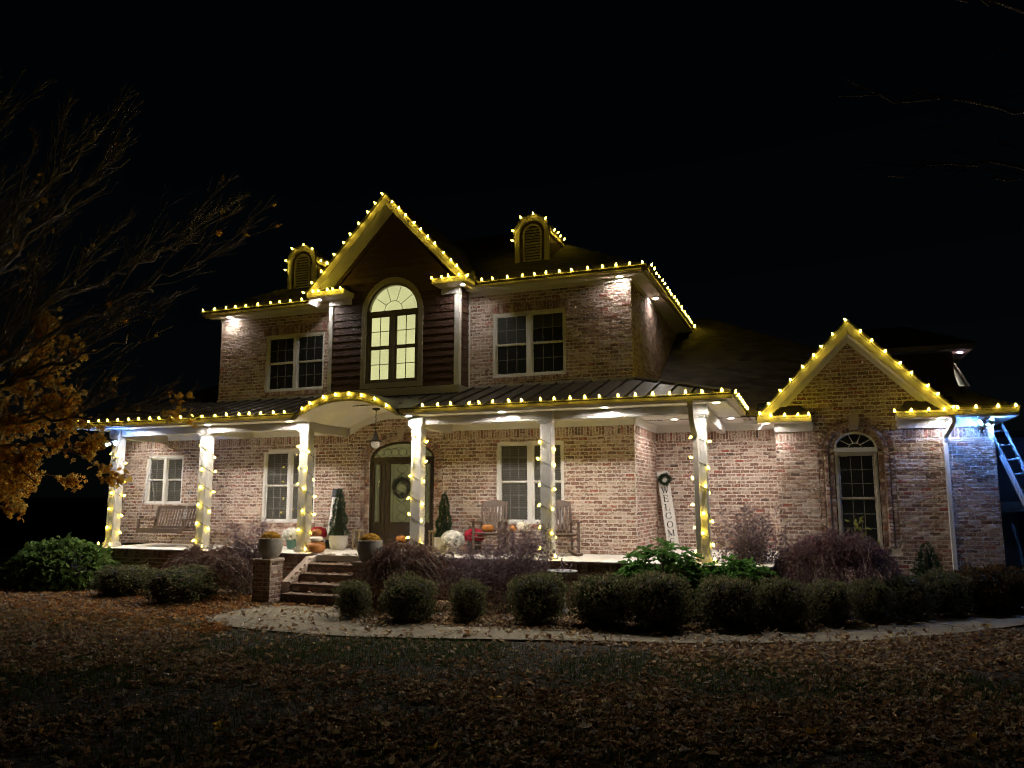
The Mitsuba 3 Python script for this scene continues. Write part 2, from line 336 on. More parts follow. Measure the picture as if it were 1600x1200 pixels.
main = rect(-14.3, 0, 0, 2.72).union(sg.Polygon([(-6.95, 2.6)] + [(x, z - .17) for x, z in arc(-5.73, 2.87, 1.27, .40)[::-1]] + [(-4.5, 2.6)]))
holes = unary_union([rect(x, z, x + w, z + hh) for x, z, w, hh in WL] + [door_poly])
sills = [rect(x - .05, z - .11, x + w + .05, z) for x, z, w, hh in WL]
heads = [rect(x - .12, z + hh, x + w + .12, min(z + hh + .2, 2.52)) for x, z, w, hh in WL[:1]]
tops = [rect(-14.3, 2.52, -6.95, 2.72), rect(-4.5, 2.52, 0, 2.72)]
put(h('porch_wall'), MB().ext(main.difference(unary_union([holes, door_ring])), -.13, -.006, FM).ext(door_ring.difference(door_poly), -.131, -.040, FM), 'mat_mortar')
BR.lay(FM, main.difference(unary_union([holes, door_ring] + sills + tops)), '__porch_wall', True)
for g in sills + tops: BR.soldier(FM, g, '__porch_wall', True, proud=.012 if g in sills else 0)
for th, o, pr in ((.10, .0, -.018), (.10, .112, .014)):
    BR.ring(FM, DX, DS, DW + o, DR + o, th, 0, 180, '__porch_wall', pr, True)
    for sx in (-1, 1):
        for k in range(int(DS / CO)):
            x0 = DX + sx * (DW + o); BR.one(FM, *sorted((x0, x0 + sx * th))[:1], k * CO + .005, sorted((x0, x0 + sx * th))[1], (k + 1) * CO - .005, '__porch_wall', pr, True)
def key_stone(F, x, z0, z1, w):
    put(h('keystone'), MB().ext(sg.Polygon([(x - w * .32, z0), (x + w * .32, z0), (x + w * .5, z1), (x - w * .5, z1)]), -.02, .035, F), 'mat_brick_flat')
prin('mat_brick_flat', proc(lambda p, n, uv: mix((.36, .28, .21), (.48, .40, .32), fbm(p.x * 20, p.y * 20, p.z * 20, 3))), .9)
key_stone(FM, DX, DS + DR + .03, DS + DR + .33, .22)
wall('recess_side_wall', FS, rect(0, 0, 2.4, 2.72), sold=[rect(0, 2.52, 2.4, 2.72)], near=True)
wall('recess_wall', FR, rect(0, -.6, 2.80, 2.72), sold=[rect(0, 2.52, 2.8, 2.72)], near=True)
# wing
WX, WZ, WW = 4.335, 2.12, .42; apz = 4.44
wpoly = sg.Polygon([(2.78, -.95), (6.85, -.95), (6.85, 2.56), (6.3, 2.56), (4.31, apz), (2.33, 2.56), (2.78, 2.56)])
wing = sg.Polygon([(2.78, -.95), (6.85, -.95), (6.85, 2.66), (6.1, 2.66), (4.31, apz), (2.78, 2.96)])
whole = sg.Polygon([(WX - WW, .18)] + arc(WX, WZ, WW, .42)[::-1] + [(WX + WW, .18)])
wring = sg.Polygon([(WX - WW - .31, .02)] + arc(WX, WZ, WW + .31, .72)[::-1] + [(WX + WW + .31, .02)])
wsill_ = rect(WX - WW - .1, .06, WX + WW + .1, .18)
put(h('wing_wall'), MB().ext(wing.difference(unary_union([whole, wring, wsill_])), -.13, -.006, FW).ext(wring.difference(whole.union(wsill_)), -.131, -.040, FW).ext(wsill_, -.132, -.02, FW), 'mat_mortar')
wt = [rect(2.78, 2.36, 3.58, 2.56), rect(5.22, 2.36, 6.85, 2.56)]
wsill = rect(WX - WW - .1, .06, WX + WW + .1, .18)
BR.lay(FW, wing.difference(unary_union([whole, wring] + wt)), '__wing_wall', False)
for g in wt: BR.soldier(FW, g, '__wing_wall')
BR.soldier(FW, wsill, '__wing_wall', proud=.02)
for o, th, pr in ((0, .09, -.022), (.112, .08, .026), (.214, .09, -.004)):
    BR.ring(FW, WX, WZ, WW + o, .42 + o, th, 0, 180, '__wing_wall', pr)
    for sx in (-1, 1):
        for k in range(int((WZ - .18) / CO)):
            x0 = WX + sx * (WW + o); a, b = sorted((x0, x0 + sx * th)); BR.one(FW, a + .004, .19 + k * CO + .005, b - .004, .19 + (k + 1) * CO - .005, '__wing_wall', pr)
key_stone(FW, WX, WZ + .45, WZ + .78, .24)
put(h('wing_end_wall'), MB().box((6.72, 1.365, -.95), (6.838, 9, 2.9)), 'mat_mortar')
put(h('wing_end_wall'), MB().box((2.79, 1.365, -.95), (2.9, 2.38, 2.9)), 'mat_mortar')
# upper storey
UW = [(-9.64, 3.885, 1.79, 1.48), (-3.25, 3.90, 1.76, 1.50)]
for nm, x0, x1, (wx, wz, ww, wh) in (('upper_left_wall', -11.13, -7.2, UW[0]), ('upper_right_wall', -3.84, 0, UW[1])):
    P = rect(x0, 3.55, x1, 5.86); hd = rect(wx - .1, wz + wh, wx + ww + .1, wz + wh + .2); sl = rect(wx - .05, wz - .11, wx + ww + .05, wz)
    put(h(nm), MB().ext(P.difference(rect(wx, wz, wx + ww, wz + wh)), -.13, -.006, FM), 'mat_mortar')
    BR.lay(FM, P.difference(unary_union([rect(wx, wz, wx + ww, wz + wh), hd, sl])), '__' + nm)
    BR.soldier(FM, hd, '__' + nm, proud=.012); BR.soldier(FM, sl, '__' + nm, proud=.015)
side = sg.Polygon([(0, 3.0), (9.4, 5.0), (9.4, 5.86), (0, 5.86)])
wall('upper_side_wall', FS, side, v0=3.55)
put(h('upper_end_wall'), MB().box((-11.12, .14, 3.0), (-11.0, 9, 5.9)), 'mat_mortar')
put(h('left_end_wall'), MB().box((-14.29, .14, -.9), (-14.17, 8, 3.3)), 'mat_mortar')
# foundation under the porch
put(h('foundation'), MB().ext(rect(-13.0, -.95, -6.45, -.11).union(rect(-4.75, -.95, 2.7, -.11)), -.13, -.006, FF), 'mat_mortar')
BR.lay(FF, unary_union([rect(-13.0, -.95, -6.66, -.20), rect(-4.55, -.95, 2.7, -.20)]), '__foundation', v0=-.95)
for a, b in ((-13.05, -6.45), (-4.75, 2.75)): BR.soldier(FF, rect(a, -.20, b, -.03), '__foundation', proud=.03)
BR.build(H)
put(h('porch_floor'), MB().box((-13.0, -1.85, -.03), (2.76, 0, 0), .008).box((.0, 0, -.03), (2.76, 2.4, 0)), 'mat_porch_floor')
put(h('porch_floor'), MB().box((-6.45, -2.05, -.13), (-4.75, -1.855, -.004), .008), 'mat_porch_floor')

# ---- windows
def window(F, u0, v0, w, hh, units, rows, cols, pane, casing='mat_white', low=None):
    W = put(h('window'), (lambda m: m)(frame_mb(F, u0, v0, w, hh, units)), casing)
    mul = .10; cs = .055; uw = (w - 2 * cs - mul * (units - 1)) / units
    for k in range(units):
        a = u0 + cs + k * (uw + mul); zb, zt = v0 + .05, v0 + hh - cs; zm = (zb + zt) / 2
        for s, (z0, z1, dn) in enumerate(((zm, zt, -.055), (zb, zm + .02, -.075))):
            r = .034; m = MB()
            m.box((a, z0, dn - .03), (a + r, z1, dn), .003, F).box((a + uw - r, z0, dn - .03), (a + uw, z1, dn), .003, F)
            m.box((a + r, z1 - r, dn - .03), (a + uw - r, z1, dn - .001), .003, F).box((a + r, z0, dn - .03), (a + uw - r, z0 + r, dn - .001), .003, F)
            put(f'{W}__sash', m, casing)
            g = MB(); pu, pv = (uw - 2 * r) / cols, (z1 - z0 - 2 * r) / rows
            for i in range(1, cols): g.box((a + r + i * pu - .007, z0 + r, dn - .024), (a + r + i * pu + .007, z1 - r, dn - .010), 0, F)
            for j in range(1, rows): g.box((a + r, z0 + r + j * pv - .007, dn - .0245), (a + uw - r, z0 + r + j * pv + .007, dn - .0105), 0, F)
            put(f'{W}__grille', g, 'mat_grille')
            for i in range(cols):
                for j in range(rows):
                    mt = pane(k, s, j) if callable(pane) else pane
                    put(f'{W}__pane', MB().box((a + r + i * pu + .0072, z0 + r + j * pv + .0072, dn - .0235), (a + r + (i + 1) * pu - .0072, z0 + r + (j + 1) * pv - .0072, dn - .018), 0, F), mt)
    return W
def frame_mb(F, u0, v0, w, hh, units):
    cs, mul = .055, .10; m = MB(); uw = (w - 2 * cs - mul * (units - 1)) / units
    m.box((u0, v0 + .052, -.12), (u0 + cs, v0 + hh - .001, -.022), .004, F).box((u0 + w - cs, v0 + .052, -.12), (u0 + w, v0 + hh - .001, -.022), .004, F)
    m.box((u0 + cs, v0 + hh - cs, -.12), (u0 + w - cs, v0 + hh, -.024), .004, F).box((u0, v0, -.12), (u0 + w, v0 + .05, -.010), .006, F)
    for k in range(1, units): x = u0 + cs + k * uw + (k - 1) * mul; m.box((x, v0 + .05, -.12), (x + mul, v0 + hh - cs, -.026), .004, F)
    return m
w1 = window(FM, *WL[0], 2, 2, 2, 'mat_pane_blind'); w2 = window(FM, *WL[1], 2, 3, 3, 'mat_pane_blind'); w3 = window(FM, *WL[2], 2, 3, 3, 'mat_pane_blind')
window(FM, *UW[0], 2, 2, 3, 'mat_pane_dark')
window(FM, *UW[1], 2, 2, 3, lambda k, s, j: 'mat_pane_dim' if (s == 0 and k == 0) or (s == 0 and j == 1) else 'mat_pane_dark')
def fan(F, key, cx, cz, r0, rx, rz, n, mat_g, mat_f, dn, emit=None, bar=.008):
    g = MB()
    for k in range(1, n):
        t = math.pi * k / n; a = np.array([cx + r0 * math.cos(t), cz + r0 * math.sin(t) * rz / rx]); b = np.array([cx + rx * math.cos(t), cz + rz * math.sin(t)])
        g.tube(F(np.array([[*a, dn], [*b, dn]])), bar, 4)
    if r0 > 0: g.tube(F(np.array([[x, z, dn] for x, z in arc(cx, cz, r0, r0 * rz / rx, n=20)])), bar, 4)
    put(f'{key}__fan_grille', g, mat_f)
    for k in range(n):
        a0, a1 = 180 * k / n + 1.2, 180 * (k + 1) / n - 1.2
        ring = sg.Polygon(arc(cx, cz, rx - .01, rz - .01, a0, a1, 10) + (arc(cx, cz, r0 + .01, r0 * rz / rx + .01, a0, a1, 10)[::-1] if r0 > 0 else [(cx, cz + .01)]))
        put(f'{key}__fan_pane', MB().ext(ring, dn - .012, dn - .006, F), mat_g)
    if r0 > 0: put(f'{key}__fan_pane', MB().ext(sg.Polygon(arc(cx, cz, r0 - .012, (r0 - .012) * rz / rx)), dn - .012, dn - .006, F), mat_g)
# arched wing window
Wg = window(FW, WX - WW + .015, .18, 2 * WW - .03, WZ - .18, 1, 3, 3, 'mat_pane_dark', 'mat_tan_trim')
put(f'{Wg}__transom', MB().box((WX - WW, WZ - .005, -.12), (WX + WW, WZ + .085, -.008), .006, FW), 'mat_white')
o_, i_ = sg.Polygon(arc(WX, WZ + .088, WW - .004, .325)), sg.Polygon(arc(WX, WZ + .088, WW - .05, .28))
put(f'{Wg}__arch_frame', MB().ext(o_.difference(i_.union(rect(WX - WW + .05, WZ, WX + WW - .05, WZ + .12))), -.11, -.03, FW), 'mat_white')
fan(FW, Wg, WX, WZ + .09, .12, WW - .05, .275, 5, 'mat_pane_dark', 'mat_white', -.06)

# ---- upper bay with siding, gable and lit arched window
AX, AZ, AW = -5.555, 5.50, .70; BL_, BR_ = -7.29, -3.84
aw = sg.Polygon([(AX - AW, 3.84)] + arc(AX, AZ, AW, .74)[::-1] + [(AX + AW, 3.84)])
slope_b = 2.20 / 2.105; gx = -5.548
gab = sg.Polygon([(BL_, 3.55), (BR_, 3.55), (BR_, 6.0), (gx, 6.0 + slope_b * 1.72 + .1), (BL_, 6.0)])
put(h('bay_wall'), MB().ext(gab.difference(aw), -.12, -.001, FB), 'mat_siding')
SD = put(h('siding'), MB().ext(gab.difference(aw), .0, .003, FB), 'mat_siding')
ex = .172; z = 3.70
aw_out = sg.Polygon([(AX - AW - .12, 3.72)] + arc(AX, AZ, AW + .12, .86)[::-1] + [(AX + AW + .12, 3.72)])
while z < 7.75:
    row = rect(BL_ + .1, z, BR_ - .1, z + ex + .0).intersection(gab).difference(aw_out)
    for g in getattr(row, 'geoms', [row]):
        if g.area > .01: put(f'{SD}__plank', MB().ext(g, .003, .006, FB, wedge=lambda v, z=z: .018 * (1 - (v - z) / ex)), 'mat_siding')
    z += ex
FBS = Fr((BR_, 0, 0), (0, 1, 0))
put(h('bay_wall'), MB().ext(rect(-.6, 3.55, -.0, 5.95), -.12, -.001, FBS), 'mat_siding')
S2 = put(h('siding'), MB().ext(rect(-.5, 3.7, -.08, 5.95), .0, .003, FBS), 'mat_siding'); z = 3.7
while z < 5.85:
    put(f'{S2}__plank', MB().ext(rect(-.50, z, -.08, min(z + ex, 5.95)), .003, .006, FBS, wedge=lambda v, z=z: .018 * (1 - (v - z) / ex)), 'mat_siding'); z += ex
put(h('bay_wall'), MB().box((BL_, -.59, 3.55), (BL_ + .1, 0, 6)), 'mat_siding')
for x0, x1 in ((BL_ - .01, BL_ + .1), (BR_ - .1, BR_ + .025)):
    put(h('corner_board'), MB().box((x0, -.63, 3.70), (x1, -.598, 5.94), .004), 'mat_white')
put(h('corner_board'), MB().box((BR_ - .002, -.598, 3.70), (BR_ + .025, -.5, 5.94), .004), 'mat_white')
put(h('corner_board'), MB().box((BR_ - .002, -.08, 3.70), (BR_ + .025, -.003, 5.94), .004), 'mat_white')
put(h('skirt_board'), MB().box((BL_ - .01, -.64, 3.52), (BR_ + .03, -.597, 3.70), .004).box((BR_ + .001, -.596, 3.52), (BR_ + .03, -.002, 3.70), .004), 'mat_tan_trim')
put(h('skirt_board'), MB().box((-11.13, -.03, 3.60), (BL_ - .012, -.012, 3.74)).box((BR_ + .03, -.03, 3.60), (0.02, -.012, 3.74)), 'mat_tan_trim')
# lit arched window
LW = put(h('arched_window'), MB().ext(aw_out.difference(sg.Polygon([(AX - AW + .0, 3.84)] + arc(AX, AZ, AW, .74)[::-1] + [(AX + AW, 3.84)])), .0, .04, FB), 'mat_tan_trim')
fr = MB()
fr.ext(aw.difference(sg.Polygon([(AX - AW + .06, 3.9)] + arc(AX, AZ + .06, AW - .06, .62)[::-1] + [(AX + AW - .06, 3.9)])), -.1, -.015, FB)
fr.box((AX - AW + .06, AZ - .02, -.1), (AX + AW - .06, AZ + .07, -.005), .004, FB).box((AX - .05, 3.9, -.1), (AX + .05, AZ - .02, -.008), .004, FB)
put(f'{LW}__frame', fr, 'mat_bronze_trim'); prin('mat_bronze_trim', (.19, .17, .13), .5)
for k in (0, 1):
    a = AX - AW + .06 if k == 0 else AX + .05; uw = AW - .11
    for s, (z0, z1) in enumerate(((4.70, 5.48), (3.9, 4.70))):
        r = .055; m = MB(); dn = -.03
        m.box((a, z0, dn - .03), (a + r, z1, dn), .003, FB).box((a + uw - r, z0, dn - .03), (a + uw, z1, dn), .003, FB)
        m.box((a + r, z1 - r, dn - .03), (a + uw - r, z1, dn - .001), .003, FB).box((a + r, z0, dn - .03), (a + uw - r, z0 + r * .6, dn - .001), .003, FB)
        put(f'{LW}__sash', m, 'mat_bronze_trim')
        g = MB(); mu, mv = a + uw / 2, (z0 + z1 - r * .4) / 2
        g.box((mu - .008, z0 + .03, dn - .022), (mu + .008, z1 - r, dn - .008), 0, FB).box((a + r, mv - .008, dn - .0225), (a + uw - r, mv + .008, dn - .0085), 0, FB)
        put(f'{LW}__grille', g, 'mat_bronze_trim')
        for i in (0, 1):
            for j in (0, 1):
                x0, x1 = (a + r, mu - .008) if i == 0 else (mu + .008, a + uw - r); y0, y1 = (z0 + .033, mv - .008) if j == 0 else (mv + .008, z1 - r)
                put(f'{LW}__pane', MB().add(FB(np.array([[x0, y0, dn - .016], [x1, y0, dn - .016], [x1, y1, dn - .016], [x0, y1, dn - .016]])), [[0, 1, 2, 3]]), 'mat_glass')
fan(FB, LW, AX, AZ + .075, .24, AW - .065, .60, 5, 'mat_glass1', 'mat_bronze_trim', -.04); scene['mat_glass1'] = {'type': 'thindielectric'}
def f_lit(p, n, uv):
    s = .90 + .10 * smoothstep(.1, .4, dr.abs(p.z / .05 - dr.floor(p.z / .05) - .5) * 2)
    return mi.Color3f(*L_WINDOW.tolist()) * s * (.70 + .45 * fbm(p.x * 1.6, p.y, p.z * 1.1, 3))
put(f'{LW}__lit_shade', MB().ext(sg.Polygon([(AX - AW + .02, 3.86)] + arc(AX, AZ, AW - .02, .72)[::-1] + [(AX + AW - .02, 3.86)]), -.17, -.135, FB), 'mat_black',
    emitter={'type': 'area', 'radiance': proc(f_lit), 'sampling_weight': 2.0})

# ---- front door
FD = Fr((0, .0, 0)); D = put(h('front_door'), MB().ext(door_poly.difference(sg.Polygon([(DX - DW + .06, .02)] + arc(DX, DS, DW - .06, DR - .06)[::-1] + [(DX + DW - .06, .02)])), -.13, -.06, FD)
    .box((DX - DW + .06, 2.06, -.13), (DX + DW - .06, 2.15, -.055), .005, FD).box((DX - .53, .02, -.13), (DX - .45, 2.06, -.058), .005, FD).box((DX + .45, .02, -.13), (DX + .53, 2.06, -.058), .005, FD), 'mat_door')
prin('mat_door', proc(lambda p, n, uv: mix((.018, .011, .007), (.034, .021, .013), fbm(p.x * 30, p.y * 30, p.z * 3, 3))), .4)
def panel_door(key, x0, x1, gx0, gx1, gz0, gz1):
    P = rect(x0, .02, x1, 2.06); G = rect(gx0, gz0, gx1, gz1)
    put(f'{D}__{key}', MB().ext(P.difference(G), -.12, -.075, FD).ext(rect(gx0 - .0, .16, gx1, gz0 - .14).buffer(-.01), -.075, -.066, FD).ext(G.buffer(.03).difference(G), -.075, -.06, FD), 'mat_door')
    put(f'{D}__pane', MB().add(FD(np.array([[gx0, gz0, -.09], [gx1, gz0, -.09], [gx1, gz1, -.09], [gx0, gz1, -.09]])), [[0, 1, 2, 3]]), 'mat_glass')
    m = MB(); c = (gx0 + gx1) / 2; w = (gx1 - gx0); t = np.linspace(0, 1, 40)
    for s in (-1, 1):
        m.tube(FD(np.c_[c + s * w * .22 * np.sin(t * 2 * np.pi * max(1, round((gz1 - gz0) / .45))), gz0 + t * (gz1 - gz0), np.full(40, -.084)]), .008, 4)
        m.tube(FD(np.array([[c + s * w * .36, gz0, -.084], [c + s * w * .36, gz1, -.084]])), .006, 4)
    put(f'{D}__leading', m, 'mat_dark_metal')
panel_door('sidelight', DX - .81, DX - .53, DX - .75, DX - .59, .62, 1.98)
panel_door('sidelight', DX + .53, DX + .81, DX + .59, DX + .75, .62, 1.98)
panel_door('leaf', DX - .45, DX + .45, DX - .32, DX + .32, .62, 1.98)
put(f'{D}__handle', MB().tube([(DX + .39, -.0 + .04, 1.0), (DX + .39, -.01, 1.02), (DX + .39, -.01, 1.2), (DX + .39, .04, 1.22)], .012, 6).box((DX + .365, .06, .95), (DX + .415, .075, 1.28), .004), 'mat_dark_metal')
tr = sg.Polygon(arc(DX, 2.15, DW - .08, DR - .12)); put(f'{D}__transom_pane', MB().ext(tr, -.094, -.09, FD), 'mat_glass1')
m = MB()
for k in range(-3, 4):
    m.tube(FD(np.array([[DX + .2 * k + .11 * math.cos(t), 2.26 +   .09 * math.sin(t), -.084] for t in np.linspace(0, 2 * np.pi, 17)])), .006, 4, cap=False)
m.tube(FD(np.array([[x, z, -.084] for x, z in arc(DX, 2.15, DW - .18, DR - .2, n=24)])), .0035, 4)
put(f'{D}__leading', m, 'mat_dark_metal')
def f_door(p, n, uv): return mi.Color3f(*L_DOOR.tolist()) * (.2 + 1.3 * fbm(p.x * 3.4, p.y, p.z * 1.7, 4))
put(f'{D}__lit_hallway', MB().ext(door_poly.buffer(-.03), -.25, -.2, FD), 'mat_black', emitter={'type': 'area', 'radiance': proc(f_door), 'sampling_weight': 1.0})

# ---- porch: columns, beams, ceiling, roof, arch
CX = [-12.93, -10.115, -7.27, -4.437, -1.543, 1.446]; CW = .23; CY = -1.65
for x in CX:
    C = put(h('column'), MB().box((x, CY, .12), (x + CW, CY + CW, 2.66), .006), 'mat_column')
    m = MB()
    for i in range(5): m.box((x + .012 + i * .043, CY - .005, .13), (x + .012 + i * .043 + .033, CY - .0005, 2.655), .002).box((x + CW + .0005, CY + .012 + i * .043, .13), (x + CW + .005, CY + .012 + i * .043 + .033, 2.655), .002)
    labels[put(f'{C}__fluting', m, 'mat_column')] = {'kind': 'stuff'}
    put(f'{C}__base', MB().box((x - .035, CY - .035, 0), (x + CW + .035, CY + CW + .035, .10), .006).box((x - .015, CY - .015, .10), (x + CW + .015, CY + CW + .015, .125), .006), 'mat_column')
    put(f'{C}__capital', MB().box((x - .03, CY - .03, 2.66), (x + CW + .03, CY + CW + .03, 2.695), .006).box((x - .055, CY - .055, 2.70), (x + CW + .055, CY + CW + .055, SOFF - .002), .008), 'mat_column')
for a, b in zip(CX[:-1], CX[1:]):
    if a == CX[2]: continue
    put(h('porch_beam'), MB().box((a + CW + .056, CY + .02, 2.72), (b - .056, CY + CW - .02, SOFF - .003), .006), 'mat_column')
for x in (CX[0], CX[1], CX[2], CX[3], CX[5]):
    e = -.02 if x < 0 else 2.38
    put(h('porch_beam'), MB().box((x + .03, CY + CW + .056, 2.66 if x != CX[1] else 2.70), (x + CW - .03, e, SOFF - .003), .006), 'mat_column')
for nm, F, a, b in (('f', FM, -14.3, -7.06), ('f', FM, -4.4, 0.0), ('f', FS, .02, 2.38), ('f', FR, .02, 2.78)):
    put(h('frieze_board'), MB().box((a, 2.715, -.005), (b, PC, .022), .004, F).box((a, PC - .06, .022), (b, PC - .002, .06), .012, F), 'mat_white')
x = -13.42; CE = put(h('porch_ceiling'), MB().box((-13.42, -2.06, PC + .012), (-7.06, 0, PC + .03)).box((-4.42, -2.06, PC + .012), (2.08, 0, PC + .03)).box((0, 0, PC + .012), (2.08, 2.4, PC + .03)), 'mat_white')
while x < 2.08:
    x1 = min(x + .42, 2.08)
    if not (x1 > -7.06 and x < -4.42):
        put(f'{CE}__board', MB().box((x + .004, -2.06, PC - .01), (x1 - .004, 2.39 if x > 0 else -.065, PC + .010), .003), 'mat_white')
    x = x1 if abs(x1 - (-7.06)) > .001 else x1
    if -7.3 < x < -7.06: x = -7.06 if False else x
put(h('porch_ceiling'), MB().box((2.28, 1.0, PC - .008), (2.76, 2.39, PC + .011)).box((2.085, 2.02, PC - .0078), (2.279, 2.39, PC + .0105)), 'mat_white')
# vault
def vault_arc(extra, n=28, c=1.275, r=.36): return [(-5.735 + (c + extra) * math.cos(t), 2.87 + (r + extra) * math.sin(t)) for t in np.linspace(math.pi, 0, n)]
def seg_arc(c, rise, z0, n=28):
    R = (c * c + rise * rise) / (2 * rise); t0 = math.asin(min(1, c / R))
    return [(-5.735 + R * math.sin(t), z0 + R * math.cos(t) - (R - rise)) for t in np.linspace(-t0, t0, n)]
lo, up_ = seg_arc(1.27, .36, 2.87), seg_arc(1.34, .53, 2.89)
FV = Fr((0, -2.2, 0))
band = sg.Polygon(lo + up_[::-1])
put(h('arch_fascia'), MB().ext(band, 0.0, .05, FV), 'mat_gutter')
put(h('vault_ceiling'), MB().ext(sg.Polygon(lo + seg_arc(1.285, .385, 2.87)[::-1]), -2.19, -.002, FV), 'mat_white')
put(h('arch_roof'), MB().ext(sg.Polygon(seg_arc(1.335, .535, 2.89) + seg_arc(1.35, .56, 2.89)[::-1]), -1.6, .06, FV), 'mat_metal_roof')
put(h('frieze_board'), MB().ext(sg.Polygon(lo + [(x, z - .17) for x, z in lo[::-1]]).difference(rect(-8, 2.4, -3, 2.72)), -2.199, -2.165, FV), 'mat_white')
# metal porch roof
sl = .3045; zr = lambda y: 3.02 + sl * (y + 2.2)
def slab(pts, t=.03):
    pts = np.array(pts, float); n = unit(np.cross(pts[1] - pts[0], pts[2] - pts[0])); n = n if n[2] > 0 else -n
    k = len(pts); v = np.vstack([pts, pts - n * t]); tri = [[0, i, i + 1] for i in range(1, k - 1)]
    f = tri + [[a + k for a in t_[::-1]] for t_ in tri] + [x for i in range(k) for x in ([i, k + i, k + (i + 1) % k], [i, k + (i + 1) % k, (i + 1) % k])]
    m = trimesh.Trimesh(v, f, process=False); 
    if np.dot(np.cross(v[1] - v[0], v[2] - v[0]), n) < 0: m.invert()
    return m
prl = put(h('porch_roof'), slab([(-13.5, -2.2, zr(-2.2)), (-7.02, -2.2, zr(-2.2)), (-7.02, -.0, zr(0)), (-13.5, 0, zr(0))]), 'mat_metal_roof')
put(h('porch_roof'), slab([(-7.02, -1.5, zr(-1.5)), (-4.45, -1.5, zr(-1.5)), (-4.45, 0, zr(0)), (-7.02, 0, zr(0))]), 'mat_metal_roof')
prr = put(h('porch_roof'), slab([(-4.45, -2.2, zr(-2.2)), (2.25, -2.2, zr(-2.2)), (.05, 0, zr(0)), (-4.45, 0, zr(0))]), 'mat_metal_roof')
put(h('porch_roof'), slab([(2.25, -2.2, zr(-2.2)), (2.25, 2.1, 3.02), (.05, 2.1, zr(0)), (.05, 0, zr(0))]), 'mat_metal_roof')
for a_, b_ in ((-7.02, -6.76), (-4.71, -4.45)): put(h('porch_roof'), slab([(a_, -2.19, zr(-2.19)), (b_, -2.19, zr(-2.19)), (b_, -1.5, zr(-1.5)), (a_, -1.5, zr(-1.5))]), 'mat_metal_roof')
pu = np.array([0, -sl, 1.0]) / math.hypot(1, sl)
def rib(key, A, B, w=.012, hh=.036):
    A, B = np.array(A, float), np.array(B, float); d = unit(B - A); s_ = unit(np.cross(d, (0, 0, 1))); n = np.cross(s_, d)
    F = Fr(A, s_, n, d) if False else Fr(A, d, s_, n)
    put(f'{key}__rib', MB().box((0, -w, -.003), (np.linalg.norm(B - A), w, hh), .004, F), 'mat_metal_roof')
x = -13.3
while x < 2.2:
    ye = 0.0 if x <= .05 else -(x - .05); y0 = -2.2
    if -7.1 < x < -4.4: y0 = -.75 - .5 * (abs(x + 5.735) / 1.3) ** 2
    if ye - y0 > .15: rib(prl if x < -6 else prr, (x, y0, zr(y0)), (x, ye - .01, zr(ye)))
    x += .40
put(f'{prr}__hip_cap', MB().tube([(2.25, -2.2, zr(-2.2) + .02), (.05, 0, zr(0) + .02)], .045, 6), 'mat_metal_roof')
GP = [(0, 0), (.095, 0), (.104, .012), (.104, .026), (.098, .030), (.104, .098), (.112, .104), (.112, .114), (.10, .114), (.098, .104), (0, .104)]
def gutter(A, B, out): return put(h('gutter'), MB().prof(GP, A, B, out), 'mat_gutter')
put(h('fascia_board'), MB().box((-13.5, -2.085, 2.885), (-7.03, -2.06, 3.03)).box((-4.44, -2.085, 2.885), (2.1, -2.06, 3.03)).box((2.085, -2.06, 2.885), (2.11, 2.0, 3.03)), 'mat_white')
gutter((-13.5, -2.088, 2.915), (-7.03, -2.088, 2.915), (0, -1, 0)); gutter((-4.44, -2.088, 2.915), (2.23, -2.088, 2.915), (0, -1, 0))
gutter((2.112, -2.088, 2.915), (2.112, 2.0, 2.915), (1, 0, 0))
put(h('fascia_board'), MB().box((-13.525, -2.2, 2.885), (-13.5, 0, 3.05)), 'mat_gutter')
def spout(pts, w=.075, d=.055, name='downspout', mat='mat_gutter'):
    pts = np.array(pts, float); m = MB()
    for a, b in zip(pts[:-1], pts[1:]):
        v = b - a; L = np.linalg.norm(v); d_ = v / L; s_ = np.array([1.0, 0, 0]); s_ = unit(s_ - d_ * s_.dot(d_)); n = np.cross(s_, d_)
        m.box((-w / 2, -d / 2, -.012), (w / 2, d / 2, L + .012), .008, Fr(a, s_, n, d_))
    return put(h(name), m, mat)
spout([(1.49, -2.16, 2.92), (1.49, -2.16, 2.80), (1.49, -1.95, 2.50), (1.50, -1.71, 2.30), (1.50, -1.71, 0.02), (1.50, -1.90, -.1), (1.50, -1.90, -.8)], .10, .07)

# ---- eaves, main roof, gable
def eave(A, B, out, zs, depth, zf=5.86):
    """soffit, frieze and gutter of one straight eave; A to B runs along the wall, out is the way it hangs over"""
    A, B, o = np.array(A, float), np.array(B, float), np.array(out, float); d = unit(B - A); F = Fr(A, d, o, (0, 0, 1)); L = np.linalg.norm(B - A)
    k = put(h('soffit'), MB().box((0, 0, zs + .014), (L, depth - .01, zs + .03), 0, F), 'mat_white'); n = max(1, int(round(L / .30)))
    for i in range(n): put(f'{k}__panel', MB().box((L * i / n + .003, .0, zs), (L * (i + 1) / n - .003, depth - .012, zs + .012), .002, F), 'mat_white')
    put(h('fascia_board'), MB().box((0, depth - .01, zs - .015), (L, depth + .012, zs + .15), 0, F), 'mat_white')
    return gutter(A + o * (depth + .014) + (0, 0, zs + .02), B + o * (depth + .014) + (0, 0, zs + .02), out)
eave((-11.42, 0, 0), (-7.34, 0, 0), (0, -1, 0), 5.945, .30); eave((-3.80, 0, 0), (.33, 0, 0), (0, -1, 0), 5.945, .30)
eave((0.0, -.31, 0), (0.0, 8.6, 0), (1, 0, 0), 5.945, .33)
